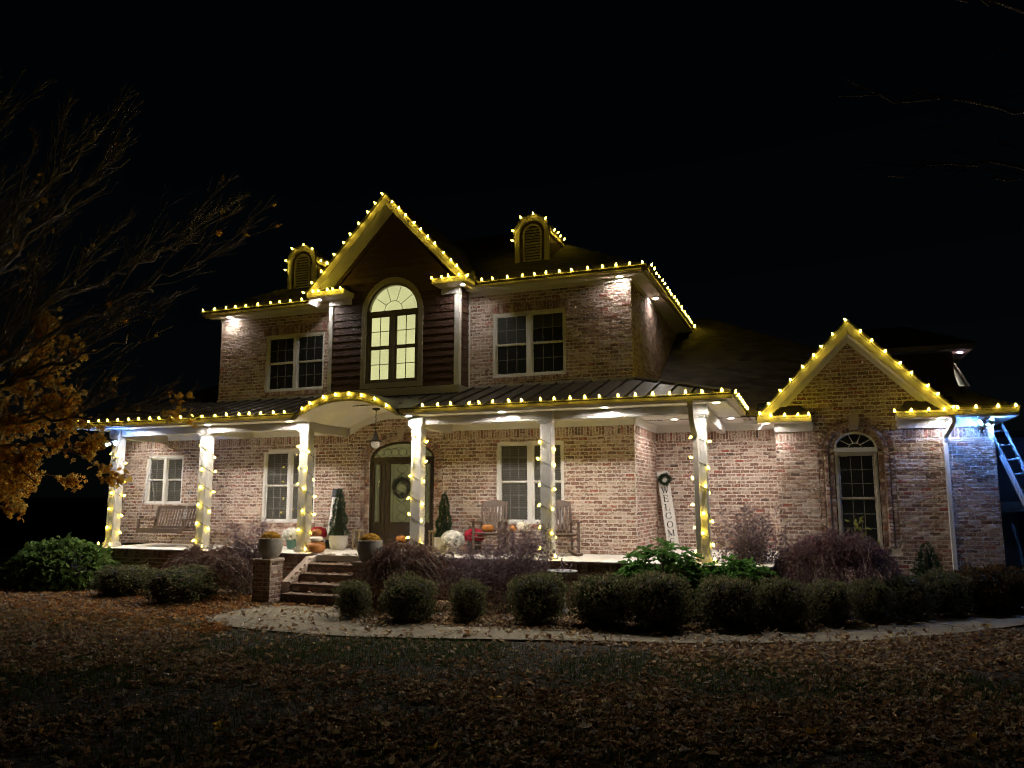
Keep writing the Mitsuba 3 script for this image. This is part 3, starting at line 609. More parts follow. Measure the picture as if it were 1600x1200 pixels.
for a_, b_ in (((-11.15, -.022, 5.855), (-7.3, -.0, 5.944)), ((BR_ + .027, -.022, 5.855), (.022, 0, 5.944)), ((0, .001, 5.855), (.022, 8.6, 5.944))): put(h('frieze_board'), MB().box(a_, b_, .003), 'mat_white')
ze, xl, xr_, yf, yb, ms = 6.06, -11.47, .47, -.44, 9.0, .60
ym = (yf + yb) / 2; zm = ze + ms * (ym - yf); r0, r1 = xl + (ym - yf), xr_ - (ym - yf)
MR = put(h('main_roof'), slab([(xl, yf, ze), (xr_, yf, ze), (r1, ym, zm), (r0, ym, zm)], .05), 'mat_shingle')
put(h('main_roof'), slab([(xr_, yf, ze), (xr_, yb, ze), (r1, ym, zm)], .05), 'mat_shingle'); put(h('main_roof'), slab([(xl, yb, ze), (xl, yf, ze), (r0, ym, zm)], .05), 'mat_shingle')
put(h('main_roof'), slab([(xr_, yb, ze), (xl, yb, ze), (r0, ym, zm), (r1, ym, zm)], .05), 'mat_shingle')
def chevron(x0, x1, z0, apex, t): c = (x0 + x1) / 2; return sg.Polygon([(x0, z0), (c, apex), (x1, z0), (x1, z0 - t), (c, apex - t), (x0, z0 - t)])
def gable(x0, x1, z0, apex, y0, ywall, yback, th, name):
    F = Fr((0, y0, 0)); c = (x0 + x1) / 2; s_ = (apex - z0) / (c - x0)
    k = put(h('gable_roof'), MB().ext(chevron(x0 - .03, x1 + .03, z0 + .01, apex + .03 * s_ + .012, .035), -(yback - y0), .03, F), 'mat_shingle')
    cut = rect(x0, z0 - .13, x1, apex + 1)
    for a, b in ((x0, c - .0015), (c + .0015, x1)):
        put(f'{k}__rake_board', MB().ext(chevron(x0, x1, z0, apex, th).intersection(rect(a, z0 - .09, b, apex + 1)), -.03, .0, F), 'mat_rake')
        put(f'{k}__rake_soffit', MB().ext(chevron(x0 + .01, x1 - .01, z0 - th + .03, apex - th + .03, .02).intersection(rect(a, z0 - .3, b, apex + 1)), -(ywall - y0) + .002, -.031, F), 'mat_white')
        put(f'{k}__frieze', MB().ext(chevron(x0 + .2, x1 - .2, z0 - th + .02 + .2 * s_ - .0, apex - th + .008, .14).intersection(rect(a, z0 - .05 if name == 'u' else z0 + .06, b, apex + 1)), -(ywall - y0) + .003, -(ywall - y0) + .03, F), 'mat_white' if name == 'w' else 'mat_siding')
    return k
GU = gable(-7.655, -3.445, 6.06, 8.25, -1.07, -.6, 4.5, .25, 'u')
GWk = gable(2.44, 6.175, 2.86, 4.80, .93, 1.35, 6.0, .25, 'w')
def gable_return(x0, x1, y0, y1, z0, z1, end):
    k = put(h('gable_return'), MB().box((x0, y0, z0), (x1, y1, z1), .006), 'mat_rake')
    e = (x1 - .12) if end > 0 else (x0 + .12); a, b = (x0, x1) if end > 0 else (x1, x0)
    v = np.array([(x0 - .01, y0 - .01, z1 + .002), (x1 + .01, y0 - .01, z1 + .002), (x1 + .01, y1, z1 + .002), (x0 - .01, y1, z1 + .002), (a, y1, z1 + .24), (b - end * .22, y1, z1 + .24)])
    put(f'{k}__roof', MB().mesh() if False else trimesh.convex.convex_hull(v), 'mat_shingle')
    return k
gable_return(-7.655, -6.62, -1.07, -.602, 5.945, 6.075, 1); gable_return(-4.30, -3.445, -1.07, -.602, 5.945, 6.075, -1)
for a_, b_ in ((BL_, -6.66), (-4.26, BR_ + .04)): put(h('return_frieze'), MB().box((a_, -.66, 5.80), (b_, -.63, 5.944), .004), 'mat_white')
gable_return(2.44, 3.52, .93, 1.348, 2.745, 2.885, 1); gable_return(5.12, 6.175, .93, 1.348, 2.745, 2.885, -1)
for a_, b_ in ((2.765, 3.54), (5.14, 6.02)): put(h('return_frieze'), MB().box((a_, 1.30, 2.565), (b_, 1.337, 2.744), .004), 'mat_white')
put(h('wing_soffit'), MB().box((2.30, 1.36, 2.745), (2.77, 2.4, 2.76)), 'mat_white')
eave((6.02, 1.348, 0), (7.22, 1.348, 0), (0, -1, 0), 2.745, .32)
put(h('frieze_board'), MB().box((6.025, 1.31, 2.565), (6.86, 1.339, 2.744), .004), 'mat_white')
put(h('soffit'), MB().box((6.86, 1.35, 2.745), (7.22, 9, 2.76)), 'mat_white'); put(h('fascia_board'), MB().box((7.222, 1.03, 2.73), (7.245, 9, 2.89)), 'mat_gutter')
ws = .565; wr = lambda y: 2.90 + ws * (y - .9); yr = 7.4
kw = math.hypot(1, ws); FWR = Fr((0, .92, wr(.92)), (1, 0, 0), (0, 1 / kw, ws / kw))
put(h('wing_roof'), MB().ext(sg.Polygon([(x_, (y_ - .92) * kw) for x_, y_ in ((.01, .92), (2.43, .92), (2.43, 1.5), (6.19, 1.5), (6.19, .92), (7.25, .92), (7.25 - (yr - .92), yr), (.01, yr))]), -.04, 0, FWR), 'mat_shingle')
put(h('wing_roof'), slab([(7.25, .92, wr(.92)), (7.25, 13.9, wr(.92)), (7.25 - (yr - .92), yr, wr(yr))], .04), 'mat_shingle')
put(h('left_roof'), slab([(-14.2, 0, 3.5), (-11.0, 0, 3.5), (-11.0, 3.2, 5.42), (-14.2 + 3.2, 3.2, 5.42)], .04), 'mat_shingle')
put(h('left_roof'), slab([(-14.2, 0, 3.5), (-11.0, 3.2, 5.42), (-14.2, 6.4, 3.5)], .04), 'mat_shingle')
put(h('left_roof'), slab([(-14.75, -.45, 3.2), (-11.0, -.45, 3.2), (-11.0, 0, 3.5), (-14.2, 0, 3.5)], .04), 'mat_shingle')
spout([(6.13, .98, 2.76), (6.13, 1.0, 2.66), (6.0, 1.27, 2.38), (5.985, 1.30, 2.25), (5.985, 1.30, -.85)], .085, .06, mat='mat_white')
# ---- dormers
def dormer(x0, x1, zb, zt, y0):
    c, hw = (x0 + x1) / 2, (x1 - x0) / 2; sp = zt - hw; F = Fr((0, y0, 0))
    out = sg.Polygon([(x0, zb)] + arc(c, sp, hw, hw)[::-1] + [(x1, zb)]); inn = sg.Polygon([(x0 + .12, zb + .1)] + arc(c, sp, hw - .12, hw - .12)[::-1] + [(x1 - .12, zb + .1)])
    vw = hw - .2; ven = sg.Polygon([(c - vw, zb + .17)] + arc(c, sp, vw, vw)[::-1] + [(c + vw, zb + .17)])
    k = put(h('dormer'), MB().ext(out.difference(inn), -.05, .03, F), 'mat_tan_trim')
    yb_ = y0 + (zt - zb) / ms + .3
    put(f'{k}__body', MB().ext(out.buffer(-.01), -.4, -.06, F), 'mat_siding')
    for sx, xx in ((-1, x0), (1, x1)):   # cheek that runs back into the roof
        y1_ = y0 + (sp - zb) / ms
        tri = sg.Polygon([(y0 + .06, zb), (y0 + .06, sp), (y1_, sp)]); G = Fr((xx, 0, 0), (0, 1, 0))
        put(f'{k}__cheek', MB().ext(tri, -.05 if sx > 0 else 0.0, .0 if sx > 0 else .05, G), 'mat_siding')
        put(f'{k}__cheek_trim', MB().ext(sg.LineString([(y0 + .08, zb + .03), (y1_, sp)]).buffer(.035, cap_style=2), .002 if sx > 0 else -.022, .022 if sx > 0 else -.002, G), 'mat_tan_trim')
        put(f'{k}__eave_trim', MB().box((xx - .04, y0 - .01, sp - .06), (xx + .04, y1_ + .05, sp + .0)), 'mat_tan_trim')
    put(f'{k}__roof', MB().ext(sg.Polygon(arc(c, sp, hw + .035, hw + .035)).difference(sg.Polygon(arc(c, sp, hw + .005, hw + .005))), -(yb_ - y0), .05, F), 'mat_metal_roof')
    put(f'{k}__surround', MB().ext(inn.difference(ven), -.05, -.02, F), 'mat_siding')
    V = put(f'{k}__vent', MB().ext(ven.difference(ven.buffer(-.035)), -.05, .005, F), 'mat_tan_trim'); z = zb + .2
    sl_ = MB()
    while z < zt - .28:
        w_ = vw - .04 if z < sp else math.sqrt(max(.0, (vw - .04) ** 2 - (z - sp) ** 2))
        if w_ > .04:
            sl_ = MB().add(F(np.array([[c - w_, z + .045, -.045], [c + w_, z + .045, -.045], [c + w_, z, -.008], [c - w_, z, -.008], [c - w_, z + .053, -.045], [c + w_, z + .053, -.045], [c + w_, z + .008, -.006], [c - w_, z + .008, -.006]])), [[0, 1, 2, 3], [4, 7, 6, 5], [3, 2, 6, 7], [0, 4, 5, 1]])
            put(f'{k}__slat', sl_, 'mat_tan_trim')
        z += .072
    return k
dormer(-9.73, -8.83, 6.66, 8.02, .9); dormer(-3.03, -2.15, 6.66, 8.00, .9)
# ---- rear block seen over the wing roof
put(h('rear_wall'), MB().box((4.6, 9.0, 2.5), (7.44, 12, 5.35)), 'mat_siding')
put(h('rear_roof'), slab([(4.2, 8.5, 5.52), (7.96, 8.5, 5.52), (6.4, 10.1, 6.4), (4.2, 10.1, 6.4)], .05), 'mat_shingle')
put(h('rear_roof'), slab([(7.96, 8.5, 5.52), (7.96, 12, 5.52), (6.4, 10.1, 6.4)], .05), 'mat_shingle')
put(h('rear_soffit'), MB().box((4.2, 8.55, 5.36), (7.9, 8.998, 5.38)).box((7.445, 9.0, 5.36), (7.9, 12, 5.38)), 'mat_white')
put(h('fascia_board'), MB().box((4.2, 8.52, 5.35), (7.93, 8.55, 5.50)).box((7.90, 8.552, 5.35), (7.93, 12, 5.50)), 'mat_gutter')
put(h('rear_rake_board'), MB().ext(sg.Polygon([(7.47, 5.05), (7.53, 5.02), (7.80, 4.42), (7.62, 4.40)]), -.04, 0, Fr((0, 9.6, 0))), 'mat_white')
put(h('rear_roof'), MB().ext(sg.Polygon([(7.53, 5.10), (7.56, 5.10), (7.9, 4.4), (7.84, 4.38)]), -2.0, .1, Fr((0, 9.6, 0))), 'mat_shingle')

# ---- recessed soffit lamps
LENS = MB().lathe([(0, 0), (.035, -.004), (.062, 0)], k=16); TRIM = MB().lathe([(.062, .0), (.066, -.012), (.085, -.010), (.088, .0), (.062, .0)], k=20)
_lens, _trim = mikit.ply(LENS.mesh(), 'mat_black'), mikit.ply(TRIM.mesh(), 'mat_white', smooth=40)
def soffit_lamp(x, y, z, k=1.0, w=14.0):
    key = num(h('soffit_lamp')); M = T().translate([x, y, z])
    scene[key] = {**_trim, 'to_world': M}
    scene[num(f'{key}__lens')] = {**_lens, 'to_world': M, 'emitter': {'type': 'area', 'radiance': rgb(*(L_DOWN * k).tolist()), 'sampling_weight': w}}
LAMPS = [(-11.95, -1.96), (-9.62, -1.96), (-7.34, -1.96), (-4.34, -1.96), (-2.25, -1.96), (-.14, -1.96), (1.93, -1.96)]
for x, y in LAMPS: soffit_lamp(x, y, PC - .012, .6 if x > 1 else 1.0)
for x, y in ((.72, .82), (1.90, 1.03), (-13.3, -.75)): soffit_lamp(x, y, PC - .012, .42)
soffit_lamp(2.62, 1.05, 2.744, .22); soffit_lamp(5.92, 1.08, 2.744, .16)
for x, y in ((-10.75, -.15), (-7.47, -.84), (-3.62, -.82), (-.21, -.16), (.17, 2.0)): soffit_lamp(x, y, 5.943, .17)
soffit_lamp(7.67, 9.2, 5.355, .3, 4)
# pendant lantern in the vault
PL = thing('pendant_lantern', 'dark pendant lantern with white glass globe hanging under the arched porch roof', 'lantern')
put(f'{PL}__canopy', MB().lathe([(0, 3.20), (.09, 3.20), (.085, 3.17), (.02, 3.15)], (-5.70, -1.0, 0), 14), 'mat_dark_metal')
put(f'{PL}__rod', MB().tube([(-5.70, -1, 3.17), (-5.70, -1, 2.66)], .008, 6), 'mat_dark_metal')
put(f'{PL}__cap', MB().lathe([(.02, 2.68), (.035, 2.62), (.06, 2.56), (.075, 2.50), (.14, 2.455), (.145, 2.44), (.10, 2.44)], (-5.70, -1, 0), 18), 'mat_dark_metal', smooth=40)
put(f'{PL}__globe', MB().lathe([(.10, 2.44), (.105, 2.40), (.09, 2.34), (.05, 2.30), (.001, 2.29)], (-5.70, -1, 0), 18), 'mat_globe', smooth=True)

# ================================================================== STRING LIGHTS
_bulb = mikit.ply(MB().lathe([(.0085, .026), (.022, .036), (.0255, .050), (.021, .072), (.010, .092), (.0005, .102)], k=8).mesh(), 'mat_bulb', smooth=True)
def frame_to(P, d):
    d = unit(np.array(d, float)); a = unit(np.cross(d, [0.31, .2, .9] if abs(d[2]) < .8 else [1, 0, 0])); b = np.cross(d, a)
    M = np.eye(4); M[:3, 0], M[:3, 1], M[:3, 2], M[:3, 3] = a, b, d, P; return M
def string(label, P, D, group, closed=False, wire=None, k=1.0):
    key = thing('string_lights', label, 'string lights', group); P = np.asarray(P, float); P = P + (P[1] - P[0]) * rng.normal(0, .07, (len(P), 1)) if wire is None else P; D = np.broadcast_to(np.asarray(D, float), P.shape)
    m = MB(); w = []
    for i, p in enumerate(P):
        if wire is None:
            if i:
                q = P[i - 1]; w.append((p + q) / 2 + (0, 0, -.012))
            w.append(p + (0, 0, 0.0))
        d = unit(D[i] + rng.normal(0, .20, 3)); m.lathe([(.004, -.004), (.0115, 0), (.0115, .030), (.008, .032)], k=6, F=Fr(p, *frame_to(p, d)[:3, :3].T))
        e = k * rng.uniform(.6, 1.3)
        scene[num(f'{key}__bulb')] = {**_bulb, 'to_world': T(frame_to(p, d)), 'emitter': {'type': 'area', 'radiance': rgb(*(L_BULB * e).tolist()), 'sampling_weight': 1.0}}
    m.tube(wire if wire is not None else w, .0045, 4); put(f'{key}__wire', m, 'mat_wire')
    return key
def run(A, B, n): return np.linspace(A, B, n)
G1 = 'yellow string lights clipped along the eaves and gables'
up = (0, 0, 1); gz = 2.915 + .090; go = -2.088 - .142
string('yellow bulbs along the left half of the porch gutter, up to the arch', run((-13.42, go, gz), (-7.22, go, gz), 20), (0, -.25, 1), G1)
ap = seg_arc(1.32, .50, 2.885, 10)[1:-1]
string('yellow bulbs over the curved arch above the front steps', [(x, -2.285, z - .05) for x, z in ap], (0, -.35, 1), G1)
string('yellow bulbs along the long porch gutter right of the arch', run((-3.84, go, gz), (2.05, go, gz), 20), (0, -.25, 1), G1)
string('tightly bunched yellow bulbs on the right end gutter of the porch', run((2.112 + .142, -1.95, gz), (2.112 + .142, 1.95, gz), 9), (.25, 0, 1), G1)
uz = 5.965 + .090; uo = -.314 - .142
string('yellow bulbs on the far left upper eave below the small dormer', run((-11.36, uo, uz), (-7.85, uo, uz), 11), (0, -.25, 1), G1)
string('yellow bulbs on the upper right eave above the paired window', run((-3.32, uo, uz), (.40, uo, uz), 13), (0, -.25, 1), G1)
string('dense yellow bulbs on the upper side eave running back from the corner', run((.344 + .142, -.2, uz), (.344 + .142, 6.35, uz), 21), (.25, 0, 1), G1)
def rake(x0, z0, x1, z1, y, n): return [(x, y, z) for x, z in zip(np.linspace(x0, x1, n), np.linspace(z0, z1, n))]
string('yellow bulbs climbing the left slope of the tall centre gable', rake(-7.66, 6.02, -5.55, 8.21, -1.125, 11), (-.5, -.2, .8), G1)
string('yellow bulbs descending the right slope of the tall centre gable', rake(-5.36, 7.99, -3.46, 6.02, -1.125, 11), (.5, -.2, .8), G1)
string('yellow bulbs on the left gable return beside the lit arched window', run((-7.42, -1.125, 6.02), (-6.66, -1.125, 6.02), 5), (0, -.2, 1), G1)
string('yellow bulbs on the right gable return beside the lit arched window', run((-4.28, -1.125, 6.02), (-3.62, -1.125, 6.02), 4), (0, -.2, 1), G1)
for c, hw, zt, sx, lab in ((-9.28, .47, 8.04, 1, 'yellow bulbs ringing the left roof dormer'), (-2.59, .46, 8.02, 1, 'yellow bulbs ringing the right roof dormer')):
    sp = zt - hw - .0
    P = [(c - hw + .03, .825, sp - .18)] + [(c + (hw - .035) * math.cos(math.radians(t)), .825, sp + (hw - .035) * math.sin(math.radians(t))) for t in (168, 125, 82, 40)] + [(c + hw + .06, .95 + .27 * i, sp + .0) for i in range(4)]
    string(lab, P, [(-1, -.4, .3)] + [(math.cos(math.radians(t)), -.4, math.sin(math.radians(t))) for t in (168, 125, 82, 40)] + [(.6, 0, .8)] * 4, G1)
string('yellow bulbs on the left slope of the right front gable', rake(2.52, 2.88, 4.31, 4.765, .875, 9), (-.5, -.2, .8), G1)
string('yellow bulbs on the right slope of the right front gable', rake(4.53, 4.51, 6.08, 2.88, .875, 8), (.5, -.2, .8), G1)
string('yellow bulbs on the left return of the right front gable', run((2.72, .875, 2.835), (3.53, .875, 2.835), 4), (0, -.2, 1), G1)
string('yellow bulbs on the right return of the right front gable', run((5.10, .875, 2.835), (5.92, .875, 2.835), 4), (0, -.2, 1), G1)
string('four yellow bulbs on the short eave at the far right corner', run((6.2, 1.014 - .142, 2.855), (7.18, 1.014 - .142, 2.855), 4), (0, -.25, 1), G1)
names = ['leftmost porch column under the blue flood lamp', 'second porch column from the left, beside the porch swing', 'porch column left of the front steps', 'porch column right of the front door', 'porch column between the two rocking chairs', 'rightmost porch column with a downspout']
for ci, x in enumerate(CX):
    P, D, W = [], [], []; hw = CW / 2; cx_, cy_ = x + hw, CY + hw; turns = 5.6; t0 = rng.uniform(0, 6)
    for j in range(140):
        t = t0 + j / 139 * turns * 2 * math.pi; c, s = math.cos(t), math.sin(t); q = (hw + .008) / max(abs(c), abs(s), .72)
        W.append((cx_ + q * c, cy_ + q * s, 2.52 - 2.42 * j / 139))
    for j in range(3, 139, 8):
        c = np.array(W[j]); o = c - (cx_, cy_, c[2]); P.append(c); D.append(unit(o) * .6 + (0, 0, rng.uniform(-1, .9)))
    for s in ((-1, 0) if ci in (0, 5) else (0,)):
        P.append(np.array((cx_ + (.20 if s == 0 else -.22), CY - .09, .03))); D.append((.2, -.3, 1))
    string(f'yellow bulbs wound around the {names[ci]}', P, D, 'yellow string lights wrapped around the porch columns', wire=W)

# flood lamps
def flood(P, dirs, label, kf=1.0):
    k = thing('flood_lamp', label, 'flood light')
    put(f'{k}__base', MB().lathe([(0, 0), (.06, 0), (.055, .03), (.02, .05), (0, .05)], k=14, F=Fr(P, (1, 0, 0), (0, 1, 0), (0, 0, -1))), 'mat_white')
    for *d, kd in dirs:
        d = unit(np.array(d, float)); c = np.array(P) + (0, 0, -.07) + d * .05; F = Fr(c, *frame_to(c, d)[:3, :3].T)
        put(f'{k}__head', MB().lathe([(.001, -.02), (.03, -.01), (.05, .05), (.06, .09), (.055, .092)], k=16, F=F).tube([np.array(P) + (0, 0, -.03), c], .012, 6), 'mat_white', smooth=40)
        put(f'{k}__lens', MB().lathe([(.054, .088), (.04, .104), (.001, .112)], k=16, F=F), 'mat_black', emitter={'type': 'area', 'radiance': rgb(*(L_FLOOD * kf * kd).tolist()), 'sampling_weight': 8.0})
flood((-12.82, -1.72, 2.60), [(-.25, -1, -.12, 2.0), (.95, -.2, .12, .8)], 'glaring blue twin flood lamp on top of the leftmost porch column', .55)
flood((6.72, 1.16, 2.742), [(-.88, -.28, -.38, 1.0), (.70, .60, -.36, 2.0)], 'glaring blue twin flood lamp under the far right eave above the ladder')

# ================================================================== GROUND
def sst(a, b, x): t = np.clip((x - a) / (b - a), 0, 1); return t * t * (3 - 2 * t)
def hgt(x, y): return -.88 + .48 * sst(-5.6, -15, y) + .03 * (meshkit.fbm(np.stack([x * .6, y * .6, x * 0], -1), 3) - .5) * sst(-5.2, -7, y)
gx_ = np.concatenate([np.linspace(-300, -30, 10), np.linspace(-26, 20, 116), np.linspace(30, 300, 10)]); gy_ = np.concatenate([np.linspace(-200, -30, 8), np.linspace(-26, 12, 96), np.linspace(20, 400, 10)])
XX, YY = np.meshgrid(gx_, gy_); ZZ = hgt(XX, YY); nx = len(gx_)
q = np.array([[j * nx + i, j * nx + i + 1, (j + 1) * nx + i + 1, (j + 1) * nx + i] for j in range(len(gy_) - 1) for i in range(nx - 1)])
struct('lawn', MB().add(np.stack([XX, YY, ZZ], -1).reshape(-1, 3), q), 'mat_soil', smooth=True)
near_e = np.array([(-6.5, -5.2), (-6.0, -5.75), (-4.55, -6.0), (-2.94, -5.95), (-1.64, -5.62), (.16, -5.12), (1.94, -4.72), (3.61, -3.95), (4.94, -3.0), (6.51, -1.31), (8.0, .6), (9.6, 2.6)])
far_e = np.array([(-6.55, -3.6), (-5.9, -3.45), (-4.7, -3.45), (-3.3, -4.5), (-1.6, -4.55), (.0, -4.22), (1.3, -3.85), (2.6, -3.2), (4.1, -2.2), (5.5, -.6), (6.9, 1.25), (8.4, 3.2)])
def interp(E, t):
    k = np.linspace(0, 1, len(E)); return np.stack([np.interp(t, k, E[:, i]) for i in (0, 1)], -1)
def smoothed(E, n=100):
    t = np.linspace(0, 1, n); P = interp(E, t)
    for _ in range(12): P[1:-1] = (P[:-2] + 2 * P[1:-1] + P[2:]) / 4
    return P
NE, FE = smoothed(near_e), smoothed(far_e); ZW = -.852
PATHK = struct('path', MB().ext(sg.Polygon(np.vstack([NE, FE[::-1]])).buffer(-.02).buffer(0), ZW - .12, ZW - .012, WORLD), 'mat_mortar')
cuts = np.linspace(0, 99, 15).astype(int)
for a, b in zip(cuts[:-1], cuts[1:]):
    g = sg.Polygon(np.vstack([NE[a:b + 1], FE[a:b + 1][::-1]])).buffer(-.009)
    dz = rng.uniform(-.004, .004); put(f'{PATHK}__panel', MB().ext(g, ZW - .08, ZW + dz, WORLD), 'mat_concrete')
struct('driveway', MB().ext(sg.Polygon([(7.0, 2.2), (7.7, 2.6), (8.45, 3.1), (9.8, 2.5), (18, 3), (18, 9), (7.4, 9)]), -.95, -.80, WORLD), 'mat_porch_floor')
walkp = sg.Polygon(np.vstack([NE, FE[::-1]])); import shapely
def inside(poly, x, y): return shapely.contains_xy(poly, x, y)
house_p = unary_union([rect(-13.1, -1.9, 2.8, 10), rect(2.7, 1.3, 7, 12), rect(-14.4, 0, 0, 10)]); pads = unary_union([rect(-7.08, -3.35, -4.3, -1.9)])
def scatter(n, x0, x1, y0, y1, dens=None):
    x, y = rng.uniform(x0, x1, n), rng.uniform(y0, y1, n)
    keep = ~inside(house_p.union(pads), x, y)
    if dens is not None: keep &= rng.random(n) < dens(x, y)
    return x[keep], y[keep]
def lit_dens(x, y):
    d = meshkit.fbm(np.stack([x * .55, y * .55, x * 0 + 3], -1), 3); d = .10 + .90 * sst(.42, .60, d)
    d = np.maximum(d, sst(-5.5, -7.5, x) * .95 * sst(-9.5, -7, y)); d = np.where(y > -5.2, np.maximum(d, .8), d) * np.where((y < -7) & (x < .5), .8, 1.0)
    edge = shapely.distance(shapely.points(x, y), walkp.boundary); d = np.where(inside(walkp, x, y) & (edge < .10), .14, d)
    return np.where(inside(walkp, x, y) & (edge >= .12), .04 + .25 * sst(.52, .68, meshkit.fbm(np.stack([x * .9, y * .9, x * 0 + 8], -1), 3)), d)
def in_view(x, y, m=1.25):
    dx, dy = x - EYE[0], y - EYE[1]; f = -.36 * dx + .933 * dy; s_ = .933 * dx + .36 * dy; return (f > 2.5) & (np.abs(s_) < f * .66 * m + 2)
def litter(n, x0, x1, y0, y1, star, L0, L1, dens=lit_dens):
    x, y = scatter(n, x0, x1, y0, y1, dens); k = in_view(x, y); x, y = x[k], y[k]; n = len(x)
    z = hgt(x, y) + np.where(inside(walkp, x, y), .04, .0) + rng.uniform(.006, .045, n)
    a = rng.uniform(0, 2 * np.pi, n); tilt = np.abs(rng.normal(0, .45, n)); b = rng.uniform(0, 2 * np.pi, n)
    N = np.stack([np.sin(tilt) * np.cos(b), np.sin(tilt) * np.sin(b), np.cos(tilt)], -1); A = np.stack([np.cos(a), np.sin(a), 0 * a], -1); A = unit(A - N * (A * N).sum(1, keepdims=True))
    P = np.stack([x, y, z], -1); L = rng.uniform(L0, L1, n)
    return star_leaves(P - A * L[:, None] * .4, A, N, L, .55) if star else leaves(P - A * L[:, None] * .5, A, N, L, L * .62, .22, .35)
K = put('leaf_litter', litter(62000, -9, 12, -13, -7.2, True, .04, .105), 'mat_litter'); labels[K] = {'label': 'brown fallen leaves scattered thickly over the lawn', 'category': 'leaves', 'kind': 'stuff'}
K = put('leaf_litter', litter(70000, -20, 12, -7.2, -1.8, False, .07, .12), 'mat_litter'); labels[K] = {'label': 'fallen leaves covering the planting bed and lawn edge', 'category': 'leaves', 'kind': 'stuff'}
LEAFSPOTS = [(-.93, -11.19, 0, 'bright yellow fallen leaf on the lawn in the lower left of the photo'), (-1.79, -11.98, 0, 'pale orange fallen leaf on the lawn nearest the lower left corner'),
             (.61, -9.23, 0, 'yellow fallen leaf on the lawn straight below the side table bushes'), (.88, -11.08, 0, 'orange fallen leaf on the lawn at the bottom centre'),
             (3.32, -9.31, 0, 'yellow fallen leaf on the lawn below the arched wing window'), (4.60, -8.99, 0, 'orange fallen leaf on the lawn nearest the lower right corner')]
K = put('leaf_litter', litter(15000, -19, -5.2, -7.4, -2.6, True, .06, .12, lambda x, y: np.where(inside(walkp, x, y), .03, .9 * sst(-7.4, -6.2, y) * (.4 + .6 * meshkit.noise(np.stack([x, y, 0 * x], -1))))), 'mat_litter_orange'); labels[K] = {'label': 'bright orange-brown maple leaves carpeting the lawn at the left edge', 'category': 'leaves', 'kind': 'stuff'}
x, y = scatter(120000, -16, 12, -12.5, -5.6, lambda x, y: np.where(inside(walkp, x, y), 0.0, .3 + .7 * sst(.42, .58, meshkit.fbm(np.stack([x * .45 + 9, y * .45, x * 0], -1), 3)))); k = in_view(x, y); x, y = x[k], y[k]; n = len(x)
a = rng.uniform(0, 6.28, n); lean = rng.uniform(.1, .9, n); A = np.stack([np.cos(a) * lean, np.sin(a) * lean, 1 + 0 * a], -1)
K = put('grass', leaves(np.stack([x, y, hgt(x, y) - .005], -1), A, np.stack([np.cos(a + .2), np.sin(a + .2), 0 * a], -1), rng.uniform(.04, .09, n), .007, 0, .25), 'mat_grass'); labels[K] = {'label': 'short dark green lawn grass under the leaves', 'category': 'grass', 'kind': 'stuff'}
for x, y, m_, lab in LEAFSPOTS:
    t = thing('fallen_leaf', lab, 'leaf'); z = hgt(np.array([x]), np.array([y]))[0] + .05
    put(f'{t}__blade', star_leaves(np.array([[x, y, z]]), rdir(1) * (1, 1, .2), np.array([[.1, -.45, 1.0]]), .125, .4), 'mat_maple')

# ================================================================== STEPS, PEDESTALS, URNS
ST = thing('brick_steps', 'dark brick front steps with leaf-strewn treads and sloping brick side wall', 'steps')
SB = Bricks()
for k in range(1, 5):
    yk = -2.05 - .28 * k; zk = -.17 * k
    put(f'{ST}__tread', MB().box((-6.45, yk, zk - .05), (-4.75, yk + .30, zk), .008), 'mat_concrete_dark')
    put(f'{ST}__riser', MB().box((-6.44, yk + .02, -.95), (-4.76, yk + .32 if k < 4 else yk + .3, zk - .051)), 'mat_step_joint')
    SB.soldier(Fr((0, yk + .018, 0)), rect(-6.44, zk - .168, -4.76, zk - .052), '__riser' + ('' if k == 1 else f'_{k - 1:03d}'), w=.203)
put(f'{ST}__riser', MB().box((-6.44, -2.04, -.95), (-4.76, -1.86, -.135)), 'mat_step_joint'); SB.soldier(Fr((0, -2.042, 0)), rect(-6.44, -.17, -4.76, -.132), '__riser_004')
prin('mat_step_joint', (.13, .10, .08), .9)
bump('mat_concrete_dark', proc(lambda p, n, uv: mix((.10, .068, .048), (.17, .12, .09), fbm(p.x * 15, p.y * 15, 0, 3))), lambda p, n, uv: .004 * fbm(p.x * 60, p.y * 60, p.z * 60, 2), 1.0, .9)
for nm, x0, x1 in (('cheek_wall', -6.64, -6.455), ('cheek_wall', -4.745, -4.56)):
    pr = sg.Polygon([(-2.92, -.95), (-1.86, -.95), (-1.86, -.04), (-2.10, -.04), (-2.92, -.50)])
    W = put(f'{ST}__{nm}', MB().ext(pr, x0 + .012, x1 - .012, Fr((0, 0, 0), (0, 1, 0), (0, 0, 1), (1, 0, 0))), 'mat_mortar')
    SB.lay(Fr((x1, 0, 0), (0, 1, 0)), pr.buffer(-.001), '__' + W.split('__')[1], v0=-.95)
    d = unit(np.array([0, .82, .46])); 
    for i in range(13):
        c = np.array([x0, -2.92, -.50]) + d * (.0 + .072 * i); G = Fr(c, d, (1, 0, 0)); 
        put(f'{W}__cap_brick', MB().box((.004, -.015, -.055), (.068, x1 - x0 + .015, .012), .006, Fr(c, d, (1, 0, 0), np.cross(d, (1, 0, 0)) * -1 if np.cross(d, (1, 0, 0))[2] < 0 else np.cross(d, (1, 0, 0)))), 'mat_brick_flat')
SB.build(ST, 280)
lx, ly, lz = [], [], []
for k in range(0, 5):
    for _ in range(60): lx.append(rng.uniform(-6.4, -4.8)); ly.append(-2.05 - .28 * k + (rng.uniform(.03, .26) if k else rng.uniform(.02, .08)) ); lz.append(-.17 * k + .012 if k else .012)
